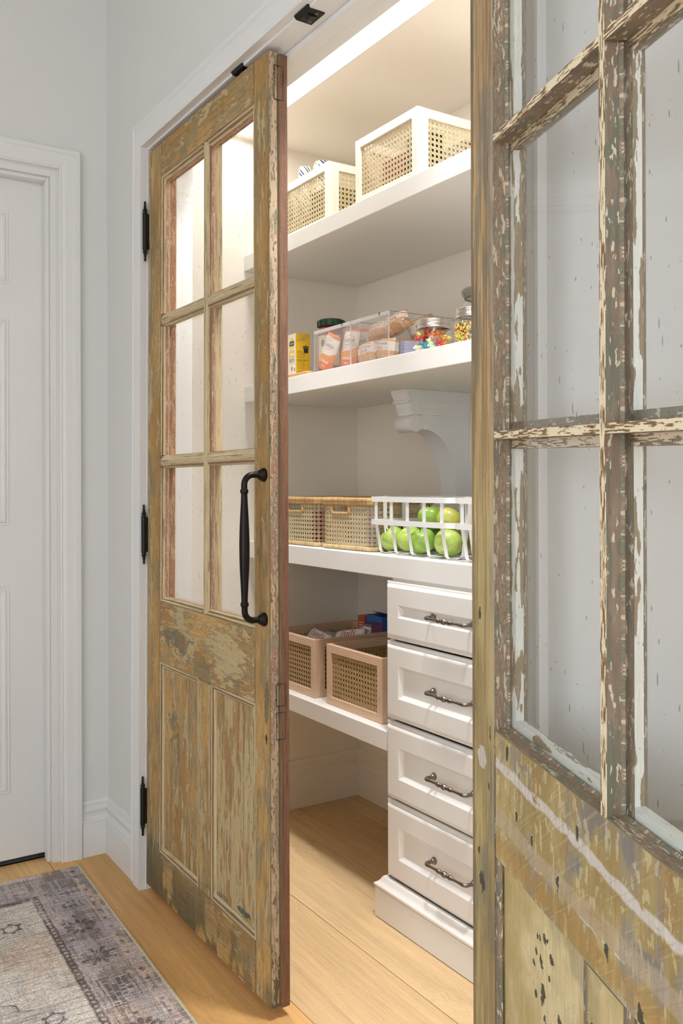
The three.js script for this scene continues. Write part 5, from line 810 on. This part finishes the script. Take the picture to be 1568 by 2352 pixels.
// ---------------------------------------------------------------- packets in the tan cane box
{
  const bx = (name, label, x0, x1, y0, y1, z0, z1, mats) => { const g = new THREE.BoxGeometry(x1 - x0, y1 - y0, z1 - z0); g.translate((x0 + x1) / 2, (y0 + y1) / 2, (z0 + z1) / 2); return tag(mesh(name, g, mats), label, 'box'); };
  const oc = canvasTex(160, 400, (g, w, h) => { g.fillStyle = '#c9582a'; g.fillRect(0, 0, w, h); g.fillStyle = '#f3dcc0'; for (let i = 0; i < 7; i++) g.fillRect(24, 40 + i * 16, 110 - (i % 3) * 18, 6); g.font = 'bold 34px sans-serif'; g.fillText('rice', 30, 210); });
  const bl = canvasTex(300, 400, (g, w, h) => { g.fillStyle = '#2f62b0'; g.fillRect(0, 0, w, h); g.fillStyle = '#f1d33a'; g.fillRect(16, 60, 120, 120); g.fillStyle = '#274f94'; g.font = 'bold 44px sans-serif'; g.fillText('GF', 34, 112); g.fillText('OATS', 20, 164); });
  const nf = canvasTex(220, 420, (g, w, h) => { g.fillStyle = '#8c6f86'; g.fillRect(0, 0, w, h); g.fillStyle = '#f4f1ee'; g.fillRect(10, 20, 200, 380); g.fillStyle = '#1d1a1a'; g.font = 'bold 33px sans-serif'; g.fillText('Nutrition Facts', 14, 56, 190); for (let i = 0; i < 16; i++) { g.fillRect(16, 74 + i * 20, 188, i % 5 ? 2 : 7); g.fillRect(20, 82 + i * 20, 60 + NT[i * 9] * 70, 6); } });
  const gn = canvasTex(420, 420, (g, w, h) => { g.fillStyle = '#cfc6cc'; g.fillRect(0, 0, w, h); g.fillStyle = '#7d5a78'; g.fillRect(0, 0, w, 60); g.fillStyle = '#2c7a3c'; g.beginPath(); g.ellipse(230, 150, 170, 80, -0.1, 0, 7); g.fill(); g.fillStyle = '#e8f0dc'; g.font = 'bold 44px sans-serif'; g.fillText('The Good', 130, 145); g.fillText('Granola', 140, 196); });
  const pu = M({ col: [0.44, 0.30, 0.42], roughness: 0.45 }), or = M({ map: oc, roughness: 0.45 }), blue = M({ map: bl, roughness: 0.45 }), blueP = M({ col: [0.19, 0.36, 0.63], roughness: 0.45 });
  bx('food_box', 'orange food box at the back of the tan cane box', 0.250, 0.289, 0.4866, 0.690, -0.808, -0.755, or);
  const b = thing('food_box', 'blue food box with an open flap in the tan cane box', 'box'); { const g = new THREE.BoxGeometry(0.088, 0.211, 0.045); g.translate(0.335, 0.4866 + 0.1055, -0.783); mesh('carton_body', g, [blueP, blueP, blueP, blueP, blue, blueP], b); mesh('flap', prism([[0, 0], [0.001, 0], [0.030, 0.010], [0.030, 0.011]], 0.30, 0.379, (s, d, a) => [a, 0.698 + d, -0.805 + s]), blueP, b); }
  bx('food_box', 'purple and green food box showing its nutrition panel', 0.332, 0.383, 0.4866, 0.678, -0.759, -0.716, [M({ map: gn, roughness: 0.45 }), pu, pu, pu, M({ map: nf, roughness: 0.45 }), pu]);
  const wr = (txt) => canvasTex(512, 160, (g, w, h) => { g.fillStyle = '#efe9e4'; g.fillRect(0, 0, w, h); g.fillStyle = '#a3273a'; g.font = 'italic bold 104px serif'; g.textAlign = 'center'; g.fillText(txt, w / 2, 112); g.fillStyle = '#d8cfc8'; g.fillRect(0, 0, 24, h); g.fillRect(w - 24, 0, 24, h); });
  packet('snack_bar', 'white snack bar with red script lettering at left in the tan box', 'snack bar', 0.135, 0.040, 0.022, 5, M({ map: wr('Fanda'), roughness: 0.25, clearcoat: 0.4 }), [0.215, 0.6265, -0.627], [-0.75, 0.0, -0.10], 'white snack bars');
  packet('snack_bar', 'white snack bar tilted upward beside the purple box', 'snack bar', 0.13, 0.040, 0.022, 9, M({ map: wr('Daily'), roughness: 0.25, clearcoat: 0.4 }), [0.306, 0.6375, -0.685], [-0.6, 0.1, 0.30], 'white snack bars');
  packet('snack_bar', 'silver ended snack bar behind the other two bars', 'snack bar', 0.10, 0.036, 0.018, 14, M({ col: [0.72, 0.71, 0.72], roughness: 0.3, metalness: 0.4 }), [0.205, 0.6235, -0.672], [-1.3, 0.05, 0.03]);
}
// ---------------------------------------------------------------- rug
{
  const RX0 = 0.064, RX1 = 2.5, RZ0 = 0.118, RW = 0.80, TW = 1536, TH = 840, HX = (RX1 - RX0) / 2;
  const pat = document.createElement('canvas'); pat.width = TW; pat.height = TH; const g = pat.getContext('2d'), S = TW / HX, SY = TH / RW; g.scale(S, SY);
  g.fillStyle = '#000'; g.fillRect(0, 0, 3, 1);
  // channels: red = dark ink, green = light ground of the field, blue = border ground
  g.fillStyle = 'rgb(0,0,140)'; g.fillRect(0, 0, 3, 1); g.fillStyle = 'rgb(0,0,60)'; g.fillRect(0.02, 0.045, 3, 1); g.fillStyle = 'rgb(0,160,0)'; g.fillRect(0.162, 0.170, 2.11, RW - 0.34);
  const ink = (v) => { g.fillStyle = `rgb(${v},0,70)`; g.strokeStyle = g.fillStyle; };
  const both = (fn) => { fn(); g.save(); g.translate(0, RW); g.scale(1, -1); fn(); g.restore(); };
  both(() => {
    ink(190); g.fillRect(0.155, 0.150, 2.12, 0.0175); g.fillRect(0.140, 0.150, 0.018, RW - 0.3);
    for (let i = 0; i < 118; i++) { g.fillStyle = 'rgb(40,120,120)'; g.fillRect(0.163 + i * 0.0182, 0.1545, 0.009, 0.0085); }
    ink(110); g.fillRect(0.02, 0.0425, 2.4, 0.0015); g.fillRect(0.11, 0.140, 2.2, 0.0015);
    for (let i = 0; i < 52; i++) { ink(80 + 90 * NT[i * 11]); g.beginPath(); g.arc(0.02 + i * 0.047 + 0.01 * NT[i * 5] + 0.004 * NT[i], 0.026 + 0.004 * NT[i + 99], 0.0042 + 0.002 * NT[i * 3], 0, 7); g.fill(); }
    for (let i = 0; i < 9; i++) { // flower heads and key motifs of the main border
      const x = 0.20 + i * 0.165, y = 0.095; const k = i % 3;
      ink(175); if (k === 0) { for (let j = 0; j < 14; j++) for (let q = 0; q < 4; q++) if (NT[i * 500 + j * 7 + q] > 0.4) g.fillRect(x - 0.05 + j * 0.0075, y - 0.026 + q * 0.014, 0.0065, 0.010); g.lineWidth = 0.003; g.strokeRect(x - 0.058, y - 0.036, 0.118, 0.07); }
      else if (k === 1) { for (let a = 0; a < 10; a++) { g.beginPath(); g.ellipse(x + 0.028 * Math.cos(a * 0.628), y + 0.026 * Math.sin(a * 0.628), 0.012, 0.006, a * 0.628, 0, 7); g.fill(); } for (let a = 0; a < 5; a++) { g.beginPath(); g.arc(x - 0.06 + a * 0.03, y + 0.04 * Math.sin(a * 2.1), 0.006, 0, 7); g.fill(); } }
      else { for (let a = 0; a < 16; a++) { g.beginPath(); g.moveTo(x, y); g.arc(x, y, a % 2 ? 0.043 : 0.026, a * 0.3927, a * 0.3927 + 0.26); g.fill(); } g.fillStyle = 'rgb(60,110,110)'; g.beginPath(); g.arc(x, y, 0.012, 0, 7); g.fill(); }
    }
    for (let i = 0; i < 14; i++) { // field flowers and curling stems
      const x = 0.26 + i * 0.15 + 0.03 * NT[i * 7], y = 0.245 + 0.085 * (i % 3); ink(150); g.lineWidth = 0.0045;
      g.beginPath(); g.ellipse(x, y, 0.020, 0.018, 0.3, 0, 7); g.stroke(); for (let a = 0; a < 6; a++) { g.beginPath(); g.arc(x + 0.024 * Math.cos(a * 1.05), y + 0.022 * Math.sin(a * 1.05), 0.0055, 0, 7); g.fill(); }
      g.lineWidth = 0.003; g.beginPath(); g.moveTo(x + 0.03, y + 0.02); g.bezierCurveTo(x + 0.06, y + 0.05, x + 0.04, y + 0.09, x + 0.09, y + 0.08); g.lineTo(x + 0.10, y + 0.115); g.stroke();
    }
  });
  const im = g.getImageData(0, 0, TW, TH).data;
  const RF = 0.68, rugT = tex(TW, TH, (u, v) => {
    const x = u * HX, y = v * RW; const wx = Math.min(TW - 1, Math.max(0, Math.round(u * TW + 5 * (fbm(x * 60, y * 60, 2) - 0.5)))), wy = Math.min(TH - 1, Math.max(0, Math.round(v * TH + 5 * (fbm(x * 60 + 9, y * 60, 2) - 0.5)))), k = (wy * TW + wx) * 4;
    const weave = 0.45 * vn(x * 640, y * 900) + 0.55 * vn(x * 1200 + 7, y * 420), big = fbm(x * 7, y * 7, 4), wear = fbm(x * 26 + 5, y * 14, 4), streak = fbm(x * 9, y * 120, 3);
    const ink1 = im[k] / 255, field = im[k + 1] / 255, bord = im[k + 2] / 255;
    let c = field > 0.5 ? mix3(own(172, 164, 152, RF), own(198, 190, 182, RF), big) : mix3(own(142, 134, 132, RF), own(172, 160, 156, RF), big);
    if (bord > 0.45) c = mix3(own(172, 156, 150, RF), own(190, 172, 164, RF), big);
    c = mix3(c, own(188, 156, 134, RF), 0.4 * ss(0.54, 0.70, fbm(x * 9 + 40, y * 9, 4)) );
    c = mix3(c, own(146, 142, 156, RF), (field > 0.5 ? 0.15 : 0.5) * ss(0.50, 0.66, fbm(x * 10 + 80, y * 12, 4)));
    c = mix3(c, own(112, 100, 94, RF), (field > 0.5 ? 0.22 : 0.72) * ss(0.48, 0.66, streak * 0.5 + wear * 0.5));
    c = mix3(c, own(70, 62, 58, RF), ink1 * 1.15 * ss(0.36, 0.62, 0.6 * wear + 0.4 * streak + 0.10) * 0.9);
    const thread = fbm(x * 520, y * 16, 2); if (thread > 0.66) c = mix3(c, own(108, 98, 92, RF), 0.45); if (thread < 0.30) c = mix3(c, own(214, 208, 202, RF), 0.35);
    const n = (weave - 0.5) * 0.8; return [...c.map((q) => Math.max(0, Math.min(1, q * (1 + n)))), weave];
  }, { bump: true, mirror: true });
  const pileM = M({ map: rugT.map, bumpMap: rugT.bump, bumpScale: 0.0016, roughness: 0.95 });
  const pl = new THREE.BoxGeometry(RX1 - RX0, 0.006, RW, 1, 1, 1).toNonIndexed(); const uv = pl.attributes.uv, p = pl.attributes.position; for (let i = 0; i < p.count; i++) uv.setXY(i, p.getX(i) / HX + 1, p.getZ(i) / RW + 0.5);
  pl.clearGroups();
  const t = thing('rug', 'faded grey and pink patterned runner rug on the oak floor', 'rug', [RX0 + (RX1 - RX0) / 2, 0.0002, RZ0 + RW / 2]); t.rotation.y = -0.026; t.position.x -= 0.002; t.position.z += 0.026 * (RX1 - RX0) / 2 - 0.004;
  pl.translate(0, 0.003, 0); mesh('pile', pl, pileM, t);
  const wh = tex(1024, 16, (u, v) => { const k = u * 2.44 / 0.0042, f = k - Math.floor(k), q = 0.82 + 0.18 * ss(0, 0.35, Math.min(f, 1 - f)); const c = own(186, 178, 148, RF); return [c[0] * q, c[1] * q, c[2] * q, ss(0, 0.35, Math.min(f, 1 - f))]; }, { bump: true, repeat: [1 / 2.44, 20] });
  const wm = M({ map: wh.map, bumpMap: wh.bump, bumpScale: 0.0015, roughness: 0.95 });
  for (const s of [-1, 1]) mesh('whipped_edge', sweep([[-(RX1 - RX0) / 2, 0.0042, s * RW / 2, 0.0042], [(RX1 - RX0) / 2, 0.0042, s * RW / 2, 0.0042]], 10), wm, t);
}
// room beyond the panel door, so that no daylight leaks under it
structure(mesh('wall_closet', merge([box(-0.9, -0.12, -0.12, 2.3, 0.0, 0.1, 0), box(-0.9, -0.12, -0.12, 2.3, 1.0, 1.1, 0), box(-1.0, -0.9, -0.12, 2.3, 0.0, 1.1, 0), box(-0.9, -0.12, 2.2, 2.3, 0.1, 1.0, 0), box(-0.9, -0.12, -0.12, -0.02, 0.1, 1.0, 0)]), wallM));
//</PANTRY>
scene.traverse((o) => { if (o.isMesh) { o.castShadow = true; o.receiveShadow = true; } if (o.isLight) o.castShadow = true; });
renderer.render(scene, camera);
